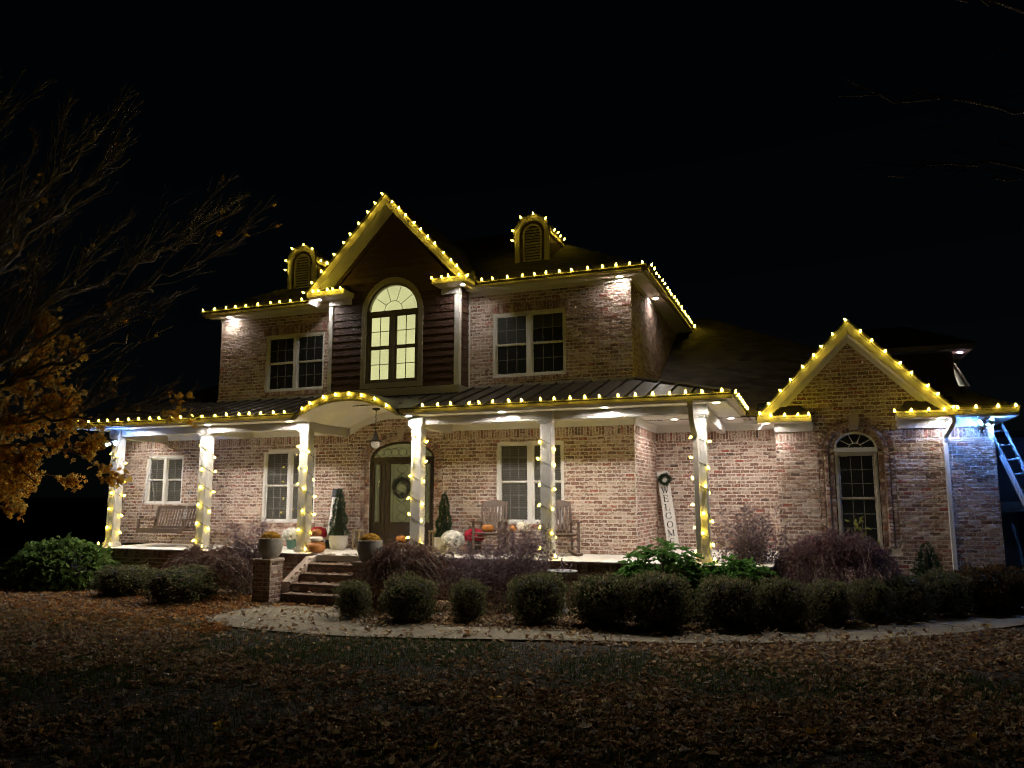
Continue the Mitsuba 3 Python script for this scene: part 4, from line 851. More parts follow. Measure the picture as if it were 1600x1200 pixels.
P = np.stack([lx, ly, lz], -1); n = len(P); N = unit(np.stack([rng.normal(0, .35, n), rng.normal(0, .35, n), np.ones(n)], -1)); A = unit(np.cross(N, rdir(n)))
K = put('leaf_litter', leaves(P, A, N, rng.uniform(.05, .1, n), .05, .2, .3), 'mat_litter'); labels[K] = {'label': 'fallen leaves gathered on the front step treads', 'category': 'leaves', 'kind': 'stuff'}
def dome(n, c, r, squash=.75, z0=-.1):
    d = rdir(n * 2); d = d[d[:, 2] > z0][:n]; return np.array(c) + d * np.array([r, r, r * squash]) * (1 - .12 * rng.random((len(d), 1)) ** 2), d
def mum(c, r, mat, label, pot, pot_r, pot_h, cat='potted flowers', n=420, group=None):
    k = thing('potted_mum', label, cat, group); P, d = dome(n, c, r, .75, -.5)
    put(f'{k}__flowers', flowers(P, d, r * .16), mat)
    put(f'{k}__foliage', MB().lathe([(0.001, r * .6), (r * .5, r * .5), (r * .85, r * .1), (r * .8, -.08), (pot_r * .8, -.12), (.001, -.12)], c, 14), 'mat_core')
    if pot: put(f'{k}__pot', MB().lathe([(.001, -pot_h), (pot_r * .72, -pot_h), (pot_r * .98, -.06), (pot_r * 1.05, -.05), (pot_r * 1.05, -.01), (pot_r * .9, -.01)], c, 20), pot, smooth=40)
    return k
def flowers(P, d, r):
    n = len(P); k = 7; A = unit(np.cross(d, rdir(n))); B = np.cross(d, A); t = np.arange(k) * 2 * np.pi / k
    rr = r * rng.uniform(.7, 1.15, n)[:, None, None] * (1 + .25 * rng.random((n, k, 1)))
    ring = P[:, None] + rr * (np.cos(t)[None, :, None] * A[:, None] + np.sin(t)[None, :, None] * B[:, None]) - d[:, None] * r * .3 * rng.random((n, k, 1))
    v = np.concatenate([(P + d * r * .45)[:, None], ring], 1).reshape(-1, 3); f = (np.arange(n)[:, None, None] * (k + 1) + np.array([[0, 1 + j, 1 + (j + 1) % k] for j in range(k)])[None]).reshape(-1, 3)
    i = np.repeat(rng.integers(0, 250, n) + .5, k + 1); return MB().add(v, f, np.stack([i, i * 0], -1))
for px, lab, ul in ((-7.05, 'square brick pedestal left of the front steps', 'left of the steps'), (-4.74, 'square brick pedestal right of the front steps', 'right of the steps')):
    k = thing('brick_pedestal', lab, 'pedestal'); pb = Bricks(); x0, x1, y0, y1 = px, px + .42, -3.32, -2.90
    put(f'{k}__core', MB().box((x0 + .012, y0 + .012, -.95), (x1 - .012, y1 - .0, -.07)), 'mat_mortar')
    pb.lay(Fr((0, y0, 0)), rect(x0, -.95, x1, -.075), '__core'); pb.lay(Fr((x1, 0, 0), (0, 1, 0)), rect(y0, -.95, y1, -.075), '__core'); pb.lay(Fr((x0, 0, 0), (0, -1, 0)), rect(-y1, -.95, -y0, -.075), '__core')
    pb.build(k, 290)
    put(f'{k}__cap', MB().box((x0 - .02, y0 - .02, -.07), (x1 + .02, y1 + .02, -.015), .01), 'mat_brick_flat')
    cx_, cy_ = (x0 + x1) / 2, (y0 + y1) / 2
    m = mum((cx_ + .03, cy_, .36), .20, 'mat_mum_gold', f'grey stone urn of golden mums on the pedestal {ul}', None, 0, 0, 'planter', 500)
    put(f'{m}__urn', MB().lathe([(.001, -.375), (.15, -.375), (.20, -.30), (.245, -.16), (.235, -.03), (.24, .02), (.225, .025), (.21, .0), (.19, -.02)], (cx_ + .03, cy_, .36), 24), 'mat_pot_grey', smooth=45)
mum((-3.80, -.9, .30), .25, 'mat_mum_white', 'white mum in full bloom between the door and the left rocking chair', 'mat_pot_white', .17, .28)
mum((-3.45, -.55, .36), .22, 'mat_mum_red', 'crimson mum beside the left rocking chair', 'mat_dark_metal', .16, .34)
mum((-7.93, -.9, .33), .23, 'mat_mum_white', 'white mum in a green pot left of the step column', 'mat_pot_green', .15, .31)
mum((-7.50, -.5, .36), .20, 'mat_mum_red', 'red mum half hidden behind the stacked pumpkins', 'mat_dark_metal', .15, .34)

# pumpkins
def pumpkin(c, r, hh, mat, label, lobes=9, stem=True, group=None, tilt=0.0, cat='pumpkin'):
    k = thing('pumpkin', label, cat, group); t = np.linspace(-np.pi / 2, np.pi / 2, 12)
    pr = [(max(.001, r * np.cos(a) ** .62), hh / 2 * (np.sin(a) * (1 - .16 * np.exp(-(np.cos(a) / .3) ** 2)))) for a in t]
    F = Fr(c, (math.cos(tilt), 0, -math.sin(tilt)), (0, 1, 0), (math.sin(tilt), 0, math.cos(tilt)))
    put(f'{k}__body', MB().lathe(pr, k=lobes * 6, F=F, lobes=lobes * 2, amp=.10), mat, smooth=True)
    if stem: put(f'{k}__stem', MB().tube(F(np.array([[0, 0, hh * .36], [.004, 0, hh * .52], [.02, .005, hh * .66]])), [r * .16, r * .10, r * .12], 6), 'mat_stem')
    return k
pumpkin((-6.69, -1.70, .125), .185, .25, 'mat_pumpkin', 'large orange pumpkin at the bottom of the porch step stack', stem=False)
pumpkin((-6.70, -1.70, .305), .145, .12, 'mat_pumpkin_white', 'flat cream pumpkin in the middle of the stack', 8, False)
pumpkin((-6.70, -1.70, .435), .11, .16, 'mat_pumpkin', 'small orange pumpkin on top of the stack', 7)
pumpkin((-4.86, -1.25, .31), .11, .15, 'mat_pumpkin', 'orange pumpkin on a stool in front of the door')
K = thing('stool', 'low wooden stool under the pumpkin by the door', 'stool')
put(f'{K}__top', MB().box((-5.02, -1.40, .20), (-4.70, -1.10, .235), .006), 'mat_wood')
for sx in (-5.0, -4.76):
    for sy in (-1.38, -1.15): put(f'{K}__leg', MB().box((sx, sy, 0), (sx + .035, sy + .035, .20), .004), 'mat_wood')
# topiaries
def topiary(x, y, zt, label, r, potc):
    k = thing('topiary', label, 'potted shrub'); n = 2600; z0 = .30
    u = rng.random(n) ** .75; z = zt - (zt - z0) * u; t = rng.uniform(0, 6.283, n); R = r * (.10 + .90 * u ** .8) * (1 - .35 * rng.random(n) ** 2) * (1 + .18 * np.sin(z * 17 + 3 * np.cos(t)))
    P = np.stack([x + R * np.cos(t), y + R * np.sin(t), z], -1); A = unit(np.stack([np.cos(t), np.sin(t), .9 + 0 * t], -1) + .5 * rng.normal(size=(n, 3)))
    put(f'{k}__foliage', leaves(P, A, rdir(n), rng.uniform(.04, .075, n), .013, .1, .1), 'mat_conifer')
    put(f'{k}__trunk', MB().lathe([(r * .62, z0), (r * .3, (z0 + zt) / 2), (.01, zt - .08)], (x, y, 0), 10), 'mat_core')
    put(f'{k}__pot', MB().lathe([(.001, 0), (.14, 0), (.19, .06), (.215, .17), (.205, .27), (.222, .30), (.222, .325), (.19, .325), (.18, .29)], (x, y, 0), 24), potc, smooth=40)
topiary(-6.90, -.55, 1.38, 'narrow evergreen cone in a white bowl pot beside the left welcome sign', .215, 'mat_pot_white')
topiary(-4.20, -.5, 1.27, 'narrow evergreen cone right of the front door', .19, 'mat_pot_white')
# wooden lanterns
for x, lab in ((-6.62, 'tall tan wooden lantern box left of the front door'), (-4.62, 'tall wooden lantern box right of the front door')):
    k = thing('wooden_lantern', lab, 'lantern'); y = -.42
    for sx in (0, .17):
        for sy in (0, .17): put(f'{k}__post', MB().box((x + sx, y + sy, .03), (x + sx + .03, y + sy + .03, .42), .003), 'mat_wood_tan')
    put(f'{k}__base', MB().box((x - .01, y - .01, 0), (x + .21, y + .21, .03), .003), 'mat_wood_tan'); put(f'{k}__top', MB().box((x - .01, y - .01, .42), (x + .21, y + .21, .46), .005), 'mat_wood_tan')
    put(f'{k}__back', MB().box((x + .03, y + .10, .03), (x + .17, y + .11, .42)), 'mat_wood_tan')
# ---- signs
def stroke(pts, w): return sg.LineString(pts).buffer(w / 2, cap_style=2, join_style=2)
def letter(ch):
    t, b = .15, .065
    sf = lambda x, y, w=.26: sg.box(x - w / 2, y - .03, x + w / 2, y + .03)
    if ch == 'W': return unary_union([stroke([(.05, 1), (.27, 0)], t), stroke([(.27, 0), (.5, .95)], b), stroke([(.5, .95), (.72, 0)], t), stroke([(.72, 0), (.94, 1)], b), sf(.05, .97), sf(.94, .97, .2), sf(.5, .95, .2)])
    if ch == 'E': return unary_union([stroke([(.2, 0), (.2, 1)], t), stroke([(.08, .97), (.78, .97)], b), stroke([(.08, .03), (.82, .03)], b), stroke([(.2, .52), (.6, .52)], b), stroke([(.78, 1), (.78, .76)], b), stroke([(.82, 0), (.82, .26)], b), stroke([(.6, .42), (.6, .62)], b)])
    if ch == 'L': return unary_union([stroke([(.25, 0), (.25, 1)], t), sf(.25, .97, .34), stroke([(.1, .03), (.8, .03)], b), stroke([(.8, 0), (.8, .28)], b)])
    o = sg.Point(.5, .5).buffer(.5, 24); i = affinity.scale(sg.Point(.5, .5).buffer(.5, 24), .68, .88); O = o.difference(i)
    if ch == 'O': return O
    if ch == 'C': return O.difference(sg.box(.68, .28, 1.1, .74)).union(sg.box(.80, .68, .87, .95)).union(sg.box(.82, .12, .87, .30))
    if ch == 'M': return unary_union([stroke([(.12, 0), (.12, 1)], b), stroke([(.12, 1), (.5, .12)], t), stroke([(.5, .12), (.86, 1)], b), stroke([(.86, 1), (.86, 0)], t), sf(.12, .03), sf(.86, .03), sf(.08, .97, .2), sf(.9, .97, .2)])
def welcome(F, w, zs, size, key, medal=None):
    for i, ch in enumerate('WELCOME'):
        g = affinity.scale(letter(ch), size, size, origin=(0, 0)); g = affinity.translate(g, w / 2 - size * .5, zs[i])
        if i == medal: 
            c = (w / 2, zs[i] + size / 2); g = sg.Point(c).buffer(size * .56).difference(sg.Point(c).buffer(size * .40)).union(affinity.translate(affinity.scale(sg.Polygon([(-.2, -.3), (.32, 0), (-.2, .3)]).buffer(.04), size, size, origin=(0, 0)), *c))
        put(f'{key}__letter', MB().ext(g, .0002, .003, F), 'mat_sign_black')
prin('mat_sign_black', (.015, .015, .018), .6)
S1 = thing('welcome_sign', 'leaning white WELCOME board in a dark frame left of the front door', 'sign')
lean = unit(np.array([.06, .20, 1.40])); U1 = unit(np.array([.985, -.17, 0])); U1 = unit(U1 - lean * U1.dot(lean)); F1 = Fr((-7.44, -.33, 0.0), U1, lean)
put(f'{S1}__frame', MB().box((0, 0, -.03), (.27, 1.42, -.004), .004, F1), 'mat_sign_frame'); put(f'{S1}__board', MB().box((.025, .20, -.004), (.245, 1.22, .004), .002, F1), 'mat_sign')
welcome(Fr(F1((0.025, 0, .004)), F1.U, F1.V), .22, [1.08 - .137 * i for i in range(7)], .105, S1, 4)
S2_ = thing('welcome_sign', 'tall cream WELCOME board with a wreath leaning in the brick corner', 'sign')
lean = unit(np.array([-.235, .16, 1.75])); U2 = unit(np.array([1, 0, .10])); U2 = unit(U2 - lean * U2.dot(lean)); F2 = Fr((.27, 2.08, 0.0), U2, lean)
put(f'{S2_}__board', MB().box((0, 0, -.025), (.27, 1.80, 0), .005, F2), 'mat_sign')
welcome(F2, .27, [1.28 - .20 * i for i in range(7)], .15, S2_)
def wreath(F, r, th, n, mat, label, twig=True):
    k = thing('wreath', label, 'wreath'); m = MB(); 
    for j in range(22):
        ph = rng.uniform(0, 6.28); t = np.linspace(0, 2 * np.pi, 26); rr = r + th * .5 * np.sin(3 * t + ph) * rng.uniform(.4, 1); m.tube(F(np.stack([rr * np.cos(t), rr * np.sin(t), .03 + th * .4 * np.cos(5 * t + ph)], -1)), .007, 4, cap=False)
    put(f'{k}__ring', m, 'mat_twig'); t = rng.uniform(0, 6.28, n); P = F(np.stack([(r + rng.normal(0, th * .5, n)) * np.cos(t), (r + rng.normal(0, th * .5, n)) * np.sin(t), rng.uniform(.02, .07, n)], -1))
    put(f'{k}__leaves', leaves(P, rdir(n), rdir(n), rng.uniform(.03, .06, n), .02, .1, .2), mat)
wreath(Fr(F2((.17, 1.60, .0)), F2.U, F2.V), .11, .045, 420, 'mat_conifer', 'small green wreath at the top of the cream welcome sign')
wreath(Fr((DX + .02, .055, 1.42)), .20, .11, 420, 'mat_conifer', 'twig wreath hanging on the glazed front door')

# ---- rocking chairs, table, swing
def bar(m, P, Q, w, t, upd=(0, 0, 1), c=.005, F=WORLD):
    P, Q = np.array(P, float), np.array(Q, float); d = unit(Q - P); s_ = np.cross(d, upd); s_ = unit(s_) if np.linalg.norm(s_) > .1 else unit(np.cross(d, (0, 1, 0))); n = np.cross(s_, d)
    v = MB().box((-w / 2, -t / 2, 0), (w / 2, t / 2, np.linalg.norm(Q - P)), c, Fr(P, s_, n, d)); return m.add(F(v.v[0]), v.f[0])
def rocker(x, y, a, label):
    k = thing('rocking_chair', label, 'rocking chair', None); F = rotz(a, (x, y, 0)); B = lambda *q, **o: bar(MB(), *q, F=F, **o)
    for i in range(6): put(f'{k}__seat_slat', B((-.27, -.24 + .085 * i, .45 - .012 * i), (.27, -.24 + .085 * i, .45 - .012 * i), .07, .022), 'mat_wood')
    for i in range(6): put(f'{k}__back_slat', B((-.20 + .08 * i, .23, .40), (-.20 + .08 * i, .40, 1.00), .052, .018, (0, 1, 0)), 'mat_wood')
    for s in (-1, 1):
        put(f'{k}__back_post', B((s * .275, .22, .10), (s * .275, .425, 1.10), .045, .04, (0, 1, 0)), 'mat_wood')
        put(f'{k}__leg', B((s * .285, -.24, .07), (s * .285, -.24, .68), .05, .045, (0, 1, 0)), 'mat_wood')
        put(f'{k}__arm', B((s * .30, -.30, .69), (s * .30, .30, .66), .10, .025), 'mat_wood')
        t = np.linspace(-.48, .55, 9); m = MB()
        for q in range(8): bar(m, (s * .285, t[q], .022 + .16 * t[q] ** 2), (s * .285, t[q + 1], .022 + .16 * t[q + 1] ** 2), .045, .045, F=F)
        put(f'{k}__rocker', m, 'mat_wood')
    m = MB(); p = [(x_, .40 + .006, 1.00 + .07 + .045 * math.cos(x_ / .27 * 1.5)) for x_ in np.linspace(-.255, .255, 9)]
    put(f'{k}__top_rail', MB().ext(sg.Polygon([(x_, .0) for x_ in (-.25, .25)] + [(x_, .10 + .04 * math.cos(x_ / .25 * 1.5)) for x_ in np.linspace(.25, -.25, 9)]), -.012, .012, Fr(F((0, .405, 1.0)), F.U, unit(F.N + F.V * .26))), 'mat_wood')
    put(f'{k}__bottom_rail', B((-.26, .245, .50), (.26, .245, .50), .06, .02, (0, 0, 1)), 'mat_wood')
    for z in (.20, .36): put(f'{k}__stretcher', B((-.27, -.24, z), (.27, -.24, z), .035, .025), 'mat_wood')
    return k
rocker(-3.02, -.72, .12, 'brown slatted rocking chair with a pumpkin on its seat'); rocker(-1.40, -.72, .55, 'brown slatted rocking chair right of the wrapped column, turned inward')
pumpkin((-3.0, -.85, .545), .125, .17, 'mat_pumpkin', 'round orange pumpkin on the rocking chair seat')
K = thing('side_table', 'small dark side table with gourds between the rocking chairs', 'table')
put(f'{K}__top', MB().box((-2.65, -.75, .45), (-2.18, -.33, .475), .005), 'mat_wood')
for sx in (-2.62, -2.25):
    for sy in (-.72, -.40): put(f'{K}__leg', MB().box((sx, sy, 0), (sx + .04, sy + .04, .449), .004), 'mat_wood')
put(f'{K}__shelf', MB().box((-2.6, -.70, .16), (-2.23, -.38, .18), .004), 'mat_wood')
pumpkin((-2.33, -.55, .575), .12, .20, 'mat_pumpkin_white', 'mottled cream gourd on the side table', 8); pumpkin((-2.53, -.60, .525), .085, .10, 'mat_pumpkin', 'small orange gourd lying on the side table', 7, True, None, 1.1)
PS = thing('porch_swing', 'brown slatted porch swing hanging on chains at the left end', 'swing'); F = rotz(.05, (-11.62, -.95, 0)); B = lambda *q, **o: bar(MB(), *q, F=F, **o)
for i in range(6): put(f'{PS}__seat_slat', B((-.70, -.25 + .09 * i, .44 - .012 * i), (.70, -.25 + .09 * i, .44 - .012 * i), .072, .022), 'mat_wood')
for i in range(15): put(f'{PS}__back_slat', B((-.62 + .0886 * i, .26, .44), (-.62 + .0886 * i, .40, .93), .055, .018, (0, 1, 0)), 'mat_wood')
for z, yy in ((.46, .265), (.95, .41)): put(f'{PS}__back_rail', B((-.70, yy, z), (.70, yy, z), .09 if z > .6 else .07, .025, (0, 1, 0)), 'mat_wood')
put(f'{PS}__apron', B((-.70, -.30, .40), (.70, -.30, .40), .12, .025, (0, 1, 0)), 'mat_wood')
for s in (-1, 1):
    put(f'{PS}__arm', B((s * .68, -.30, .67), (s * .68, .34, .66), .09, .025), 'mat_wood'); put(f'{PS}__arm_post', B((s * .68, -.27, .40), (s * .68, -.27, .66), .05, .05, (0, 1, 0)), 'mat_wood'); put(f'{PS}__back_post', B((s * .69, .25, .38), (s * .69, .41, .99), .05, .05, (0, 1, 0)), 'mat_wood')
    m = MB(); J = np.array((s * .70, .05, 1.95))
    for A_, B_ in (((s * .70, -.28, .68), J), ((s * .70, .33, .68), J), (J, (s * .70, .05, 2.88))):
        A_, B_ = np.array(A_), np.array(B_); n = int(np.linalg.norm(B_ - A_) / .042); d = unit(B_ - A_)
        for i in range(n):
            c = A_ + (B_ - A_) * (i + .5) / n; sd = np.array((1.0, 0, 0)) if i % 2 else unit(np.cross(d, (1, 0, 0))); t = np.linspace(0, 2 * np.pi, 9)
            m.tube(F(c + np.outer(np.cos(t) * .026, d) + np.outer(np.sin(t) * .014, sd)), .005, 4, cap=False)
    put(f'{PS}__chain', m, 'mat_chain')
# bird bath
K = thing('bird_bath', 'grey stone bird bath among the bushes in front of the porch', 'bird bath')
put(f'{K}__bowl', MB().lathe([(.001, -.19), (.10, -.20), (.24, -.155), (.285, -.12), (.28, -.105), (.25, -.12), (.15, -.15), (.001, -.16)], (-.80, -2.65, 0), 28), 'mat_stone', smooth=40)
put(f'{K}__pedestal', MB().lathe([(.17, -.95), (.16, -.85), (.07, -.76), (.055, -.5), (.08, -.26), (.11, -.20)], (-.80, -2.65, 0), 16), 'mat_stone', smooth=40)

# ---- ladder, garage at the right
K = thing('ladder', 'aluminium extension ladder leaning against the right eave', 'ladder')
A0, A1 = np.array((7.95, 1.0, -.8)), np.array((6.93, 1.75, 2.62)); sd = unit(np.array((.80, .60, .10))) * .20
for o, a, b in ((0, 0.0, .82), (.035, .35, 1.0)):
    off = unit(np.cross(sd, A1 - A0)) * o
    for s in (-1, 1): m = MB(); bar(m, A0 + (A1 - A0) * a + sd * s * (1 - o * 3) + off, A0 + (A1 - A0) * b + sd * s * (1 - o * 3) + off, .06, .035, sd, .006); put(f'{K}__rail', m, 'mat_alu')
    for i in range(12):
        t = (i + .5) / 12
        if a < t < b: c = A0 + (A1 - A0) * t + off; put(f'{K}__rung', MB().tube([c - sd * (1 - o * 3), c + sd * (1 - o * 3)], .016, 6), 'mat_alu')
GA = thing('garage', 'dark open garage at the right edge behind the ladder', 'garage')
put(f'{GA}__back_wall', MB().box((7.0, 10.5, -.8), (14, 10.6, 2.6)), 'mat_garage'); put(f'{GA}__header', MB().box((7.3, 6.96, .82), (14, 7.1, 1.06), .01), 'mat_white')
put(f'{GA}__wall', MB().box((7.2, 7.0, 1.06), (14, 7.12, 2.7)), 'mat_garage'); put(f'{GA}__jamb', MB().box((7.60, 6.95, -.8), (7.74, 7.1, .82), .01), 'mat_garage'); put(f'{GA}__door', MB().box((8.16, 10.3, -.8), (8.95, 10.45, .9), .01), 'mat_pot_white')
put(f'{GA}__roof', MB().box((7.1, 6.7, 2.71), (14, 11, 2.85)), 'mat_shingle')
K = thing('hand_truck', 'pale bent tubular frame standing in the garage opening', 'hand truck')
put(f'{K}__frame', MB().tube([(8.02, 6.5, .55), (8.05, 6.45, .35), (8.13, 6.45, .0), (8.18, 6.45, -.3), (8.17, 6.45, -.62), (8.24, 6.4, -.72)], .022, 6).tube([(8.10, 6.6, .5), (8.14, 6.6, .0), (8.22, 6.6, -.75)], .018, 6), 'mat_pot_white')

# ================================================================== PLANTS
def shell(n, r, rz, pw=2.6):
    d = rdir(n); e = (np.abs(d[:, 0]) ** pw + np.abs(d[:, 1]) ** pw + np.abs(d[:, 2]) ** pw) ** (-1 / pw); return d * e[:, None] * np.array([r, r, rz]), d
def boxwood_mesh(r, rz, n, L=.036):
    P, d = shell(n, r, rz); P *= (1 + .58 * (meshkit.fbm(P * 2.6 + r * 5 + 7 * rng.random(), 4) - .5) * 2 - .20 * rng.random(n) ** 2 + .20 * rng.random(n) * (rng.random(n) < .12))[:, None]; P = P[P[:, 2] > -.92 * rz]; n = len(P); d = unit(P); P[:, 2] = np.where(P[:, 2] > .55 * rz, .55 * rz + (P[:, 2] - .55 * rz) * .7, P[:, 2])
    A = unit(d * .8 + np.array([0, 0, .5]) + .8 * rng.normal(size=(n, 3))); return leaves(P, A, unit(d + .6 * rng.normal(size=(n, 3))), rng.uniform(.7, 1.3, n) * L, L * .6, .12, .15)
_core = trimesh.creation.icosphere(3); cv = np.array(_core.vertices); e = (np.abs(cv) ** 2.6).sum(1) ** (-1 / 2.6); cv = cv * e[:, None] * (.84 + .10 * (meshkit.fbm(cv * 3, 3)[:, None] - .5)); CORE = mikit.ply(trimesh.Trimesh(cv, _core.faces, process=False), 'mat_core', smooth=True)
def ply_mb(m, mat): return mikit.ply(m.mesh(), mat, uv=m.uvs())
BOX = [boxwood_mesh(1, .9, 4200, .125) for _ in range(5)]
BXP = {(i, m): ply_mb(BOX[i], m) for i in range(5) for m in ('mat_box', 'mat_box_red')}
def boxwood(x, y, r, hh, label, mat='mat_box', group=None):
    k = thing('boxwood_shrub', label, 'shrub', group); g = -.88 + .03; i = int(rng.integers(0, 5)); M = T().translate([x, y, g + hh / 2]).rotate([0, 0, 1], float(rng.uniform(0, 360))).scale([r * float(rng.uniform(.9, 1.12)), r * float(rng.uniform(.9, 1.12)), hh / 1.75])
    labels[f'{k}__foliage'] = {'kind': 'stuff'}; scene[f'{k}__foliage'] = {**BXP[i, mat], 'to_world': M}; scene[f'{k}__branches'] = {**CORE, 'to_world': M @ T().scale([1, 1, .9])}
row = [(-4.1, -4.25, .36, .74, 'clipped round shrub just right of the front steps'), (-3.0, -4.3, .50, .86, 'wide dark clipped shrub, second right of the steps'), (-2.05, -3.95, .35, .76, 'small clipped shrub standing apart, third right of the steps'),
       (-.88, -3.75, .50, .94, 'tall clipped shrub in front of the stone bird bath'), (.20, -3.70, .54, .98, 'dark clipped shrub right of the bird bath'), (1.12, -3.65, .56, 1.02, 'clipped shrub in front of the broad-leaved evergreen'),
       (2.12, -3.2, .50, .93, 'dark clipped shrub in front of the wrapped right column'), (2.92, -2.80, .44, .92, 'clipped shrub in front of the upright purple bush'), (3.58, -2.30, .42, .84, 'clipped shrub left of centre below the purple mound'),
       (4.25, -1.75, .40, .84, 'greenish clipped shrub right below the purple mound'), (4.88, -1.2, .42, .86, 'clipped shrub in front of the dwarf conifer'), (5.5, -.55, .46, .88, 'clipped shrub below the white downspout')]
for x, y, r, hh, lab in row: boxwood(x, y, r * .79, hh * .83, lab)
boxwood(6.15, .02, .42, .74, 'reddish clipped shrub second from the right end of the hedge', 'mat_box_red'); boxwood(6.68, .55, .40, .78, 'reddish clipped shrub at the right end of the hedge', 'mat_box_red')
boxwood(-8.45, -3.75, .60, .68, 'broad dark clipped shrub left of the left pedestal'); boxwood(-10.3, -3.45, .46, .62, 'small clipped shrub beside the bright green hydrangea')
def hydrangea():
    k = thing('hydrangea_bush', 'big bright green leafy bush at the far left porch corner', 'bush'); c = np.array((-13.0, -2.75, -.75)); n = 1500
    P, d = dome(n, (0, 0, 0), 1.0, 1.0, -.05); P = P * (1.45, .9, .92) * (1 + .25 * (meshkit.fbm(P * 2.2, 3)[:, None] - .5)); P += c; n = len(P)
    put(f'{k}__leaves', star_or_oval(P, unit(d * (1, 1, .3) + .5 * rng.normal(size=(n, 3)) - (0, 0, .2)), unit(d + (0, -.2, .6) + .4 * rng.normal(size=(n, 3))), rng.uniform(.12, .22, n), .72), 'mat_hydrangea')
    put(f'{k}__stems', MB().add(c + cv * (1.35, .78, .82), np.array(_core.faces)), 'mat_core')
def star_or_oval(P, A, N, L, wr):
    n = len(P); A = unit(A); S = unit(np.cross(A, N)); N = np.cross(S, A); ring = np.array([(0, 0, 0), (.32, .22, .05), (.5, .5, .07), (.3, .82, .02), (0, 1.0, -.14), (-.3, .82, .02), (-.5, .5, .07), (-.32, .22, .05)]); mid = np.array([(0, .5, -.03)])
    q = np.concatenate([np.tile(mid, (n, 1, 1)), np.tile(ring, (n, 1, 1))], 1) * np.array([wr, 1, 1]) * L[:, None, None]; q[..., 2] += L[:, None] * .06 * rng.normal(size=(n, 9))
    v = (P[:, None] + q[..., :1] * S[:, None] + q[..., 1:2] * A[:, None] + q[..., 2:] * N[:, None]).reshape(-1, 3); f = (np.arange(n)[:, None, None] * 9 + np.array([[0, 1 + j, 1 + (j + 1) % 8] for j in range(8)])[None]).reshape(-1, 3)
    i = np.repeat(rng.integers(0, 250, n) + .5, 9); return MB().add(v, f, np.stack([i, i * 0], -1))
hydrangea()
def rhodo(c, r, rz, nw, label):
    k = thing('evergreen_bush', label, 'bush'); P, d = dome(nw, (0, 0, 0), 1.0, 1.0, .0); P = P * (r, r * .8, rz) * rng.uniform(.7, 1.05, (len(P), 1)); W, A, N = [], [], []
    stems = MB()
    for p, q in zip(P, d):
        ax = unit(q * .7 + (0, 0, .7)); t0 = rng.uniform(0, 6.28); a = unit(np.cross(ax, (.3, .9, .1))); b = np.cross(ax, a); nl = int(rng.integers(7, 10))
        stems.tube([np.array(c) + p * (.1, .1, .0) + (0, 0, -.3), np.array(c) + p * (.6, .6, .5), np.array(c) + p], [.012, .008, .005], 4)
        for j in range(nl):
            t = t0 + j * 2 * math.pi / nl; o = math.cos(t) * a + math.sin(t) * b; W.append(p + np.array(c)); A.append(o + ax * rng.uniform(.1, .7)); N.append(ax)
    n = len(W); put(f'{k}__leaves', star_or_oval(np.array(W), np.array(A), np.array(N), rng.uniform(.13, .21, n), .32), 'mat_rhodo'); put(f'{k}__stems', stems, 'mat_bark')
rhodo((.95, -2.5, -.45), .80, .86, 130, 'broad-leaved green bush left of the wrapped right column'); rhodo((2.2, -2.35, -.5), .62, .68, 85, 'broad-leaved green bush right of the wrapped right column')
def lace(c, r, rz, n, mat, label, tw=170):
    k = thing('weeping_maple', label, 'small tree'); c = np.array(c); m = MB(); LP, LA = [], []
    m.tube([c + (0, 0, -.1), c + (.05, .02, rz * .35), c + (-.03, .03, rz * .62)], [.05, .04, .03], 6)
    for i in range(tw):
        t = rng.uniform(0, 6.28); R = r * rng.uniform(.35, 1.0); top = rz * rng.uniform(.75, 1.03) * (1 - .25 * (R / r) ** 2); s_ = np.linspace(0, 1, 8)
        rad = R * s_ ** .8; z = rz * .5 + (top - rz * .5) * np.sin(np.minimum(s_ * 2.2, np.pi / 2 + (s_ - .6) * .4)) - np.maximum(0, s_ - .55) ** 1.6 * rz * rng.uniform(1.0, 2.0)
        tt = t + .35 * np.sin(s_ * 3 + i); Q = c + np.stack([rad * np.cos(tt), rad * np.sin(tt) * .85, np.maximum(z, .05)], -1); m.tube(Q, np.linspace(.011, .0025, 8), 3)
        for _ in range(n // tw):
            u = rng.uniform(.3, 1); j = min(6, int(u * 7)); p = Q[j] + (Q[j + 1] - Q[j]) * (u * 7 - j); LP.append(p + rng.normal(0, .035, 3)); LA.append(unit(rng.normal(0, .6, 3) + (np.cos(t) * .5, np.sin(t) * .5, -.8)))
    n = len(LP); put(f'{k}__trunk', m, 'mat_bark'); put(f'{k}__leaves', leaves(np.array(LP), np.array(LA), rdir(n), rng.uniform(.05, .11, n), rng.uniform(.012, .024, n), .1, .3), mat)
lace((-8.55, -2.85, -.85), 1.25, 1.12, 6500, 'mat_lace', 'brown weeping laceleaf maple left of the steps'); lace((-3.75, -3.0, -.85), 1.15, 1.28, 7500, 'mat_lace', 'brown weeping laceleaf maple right of the steps', 200); lace((3.80, -.75, -.85), 1.30, 1.52, 11000, 'mat_lace_purple', 'purple weeping laceleaf mound below the arched wing window', 230)
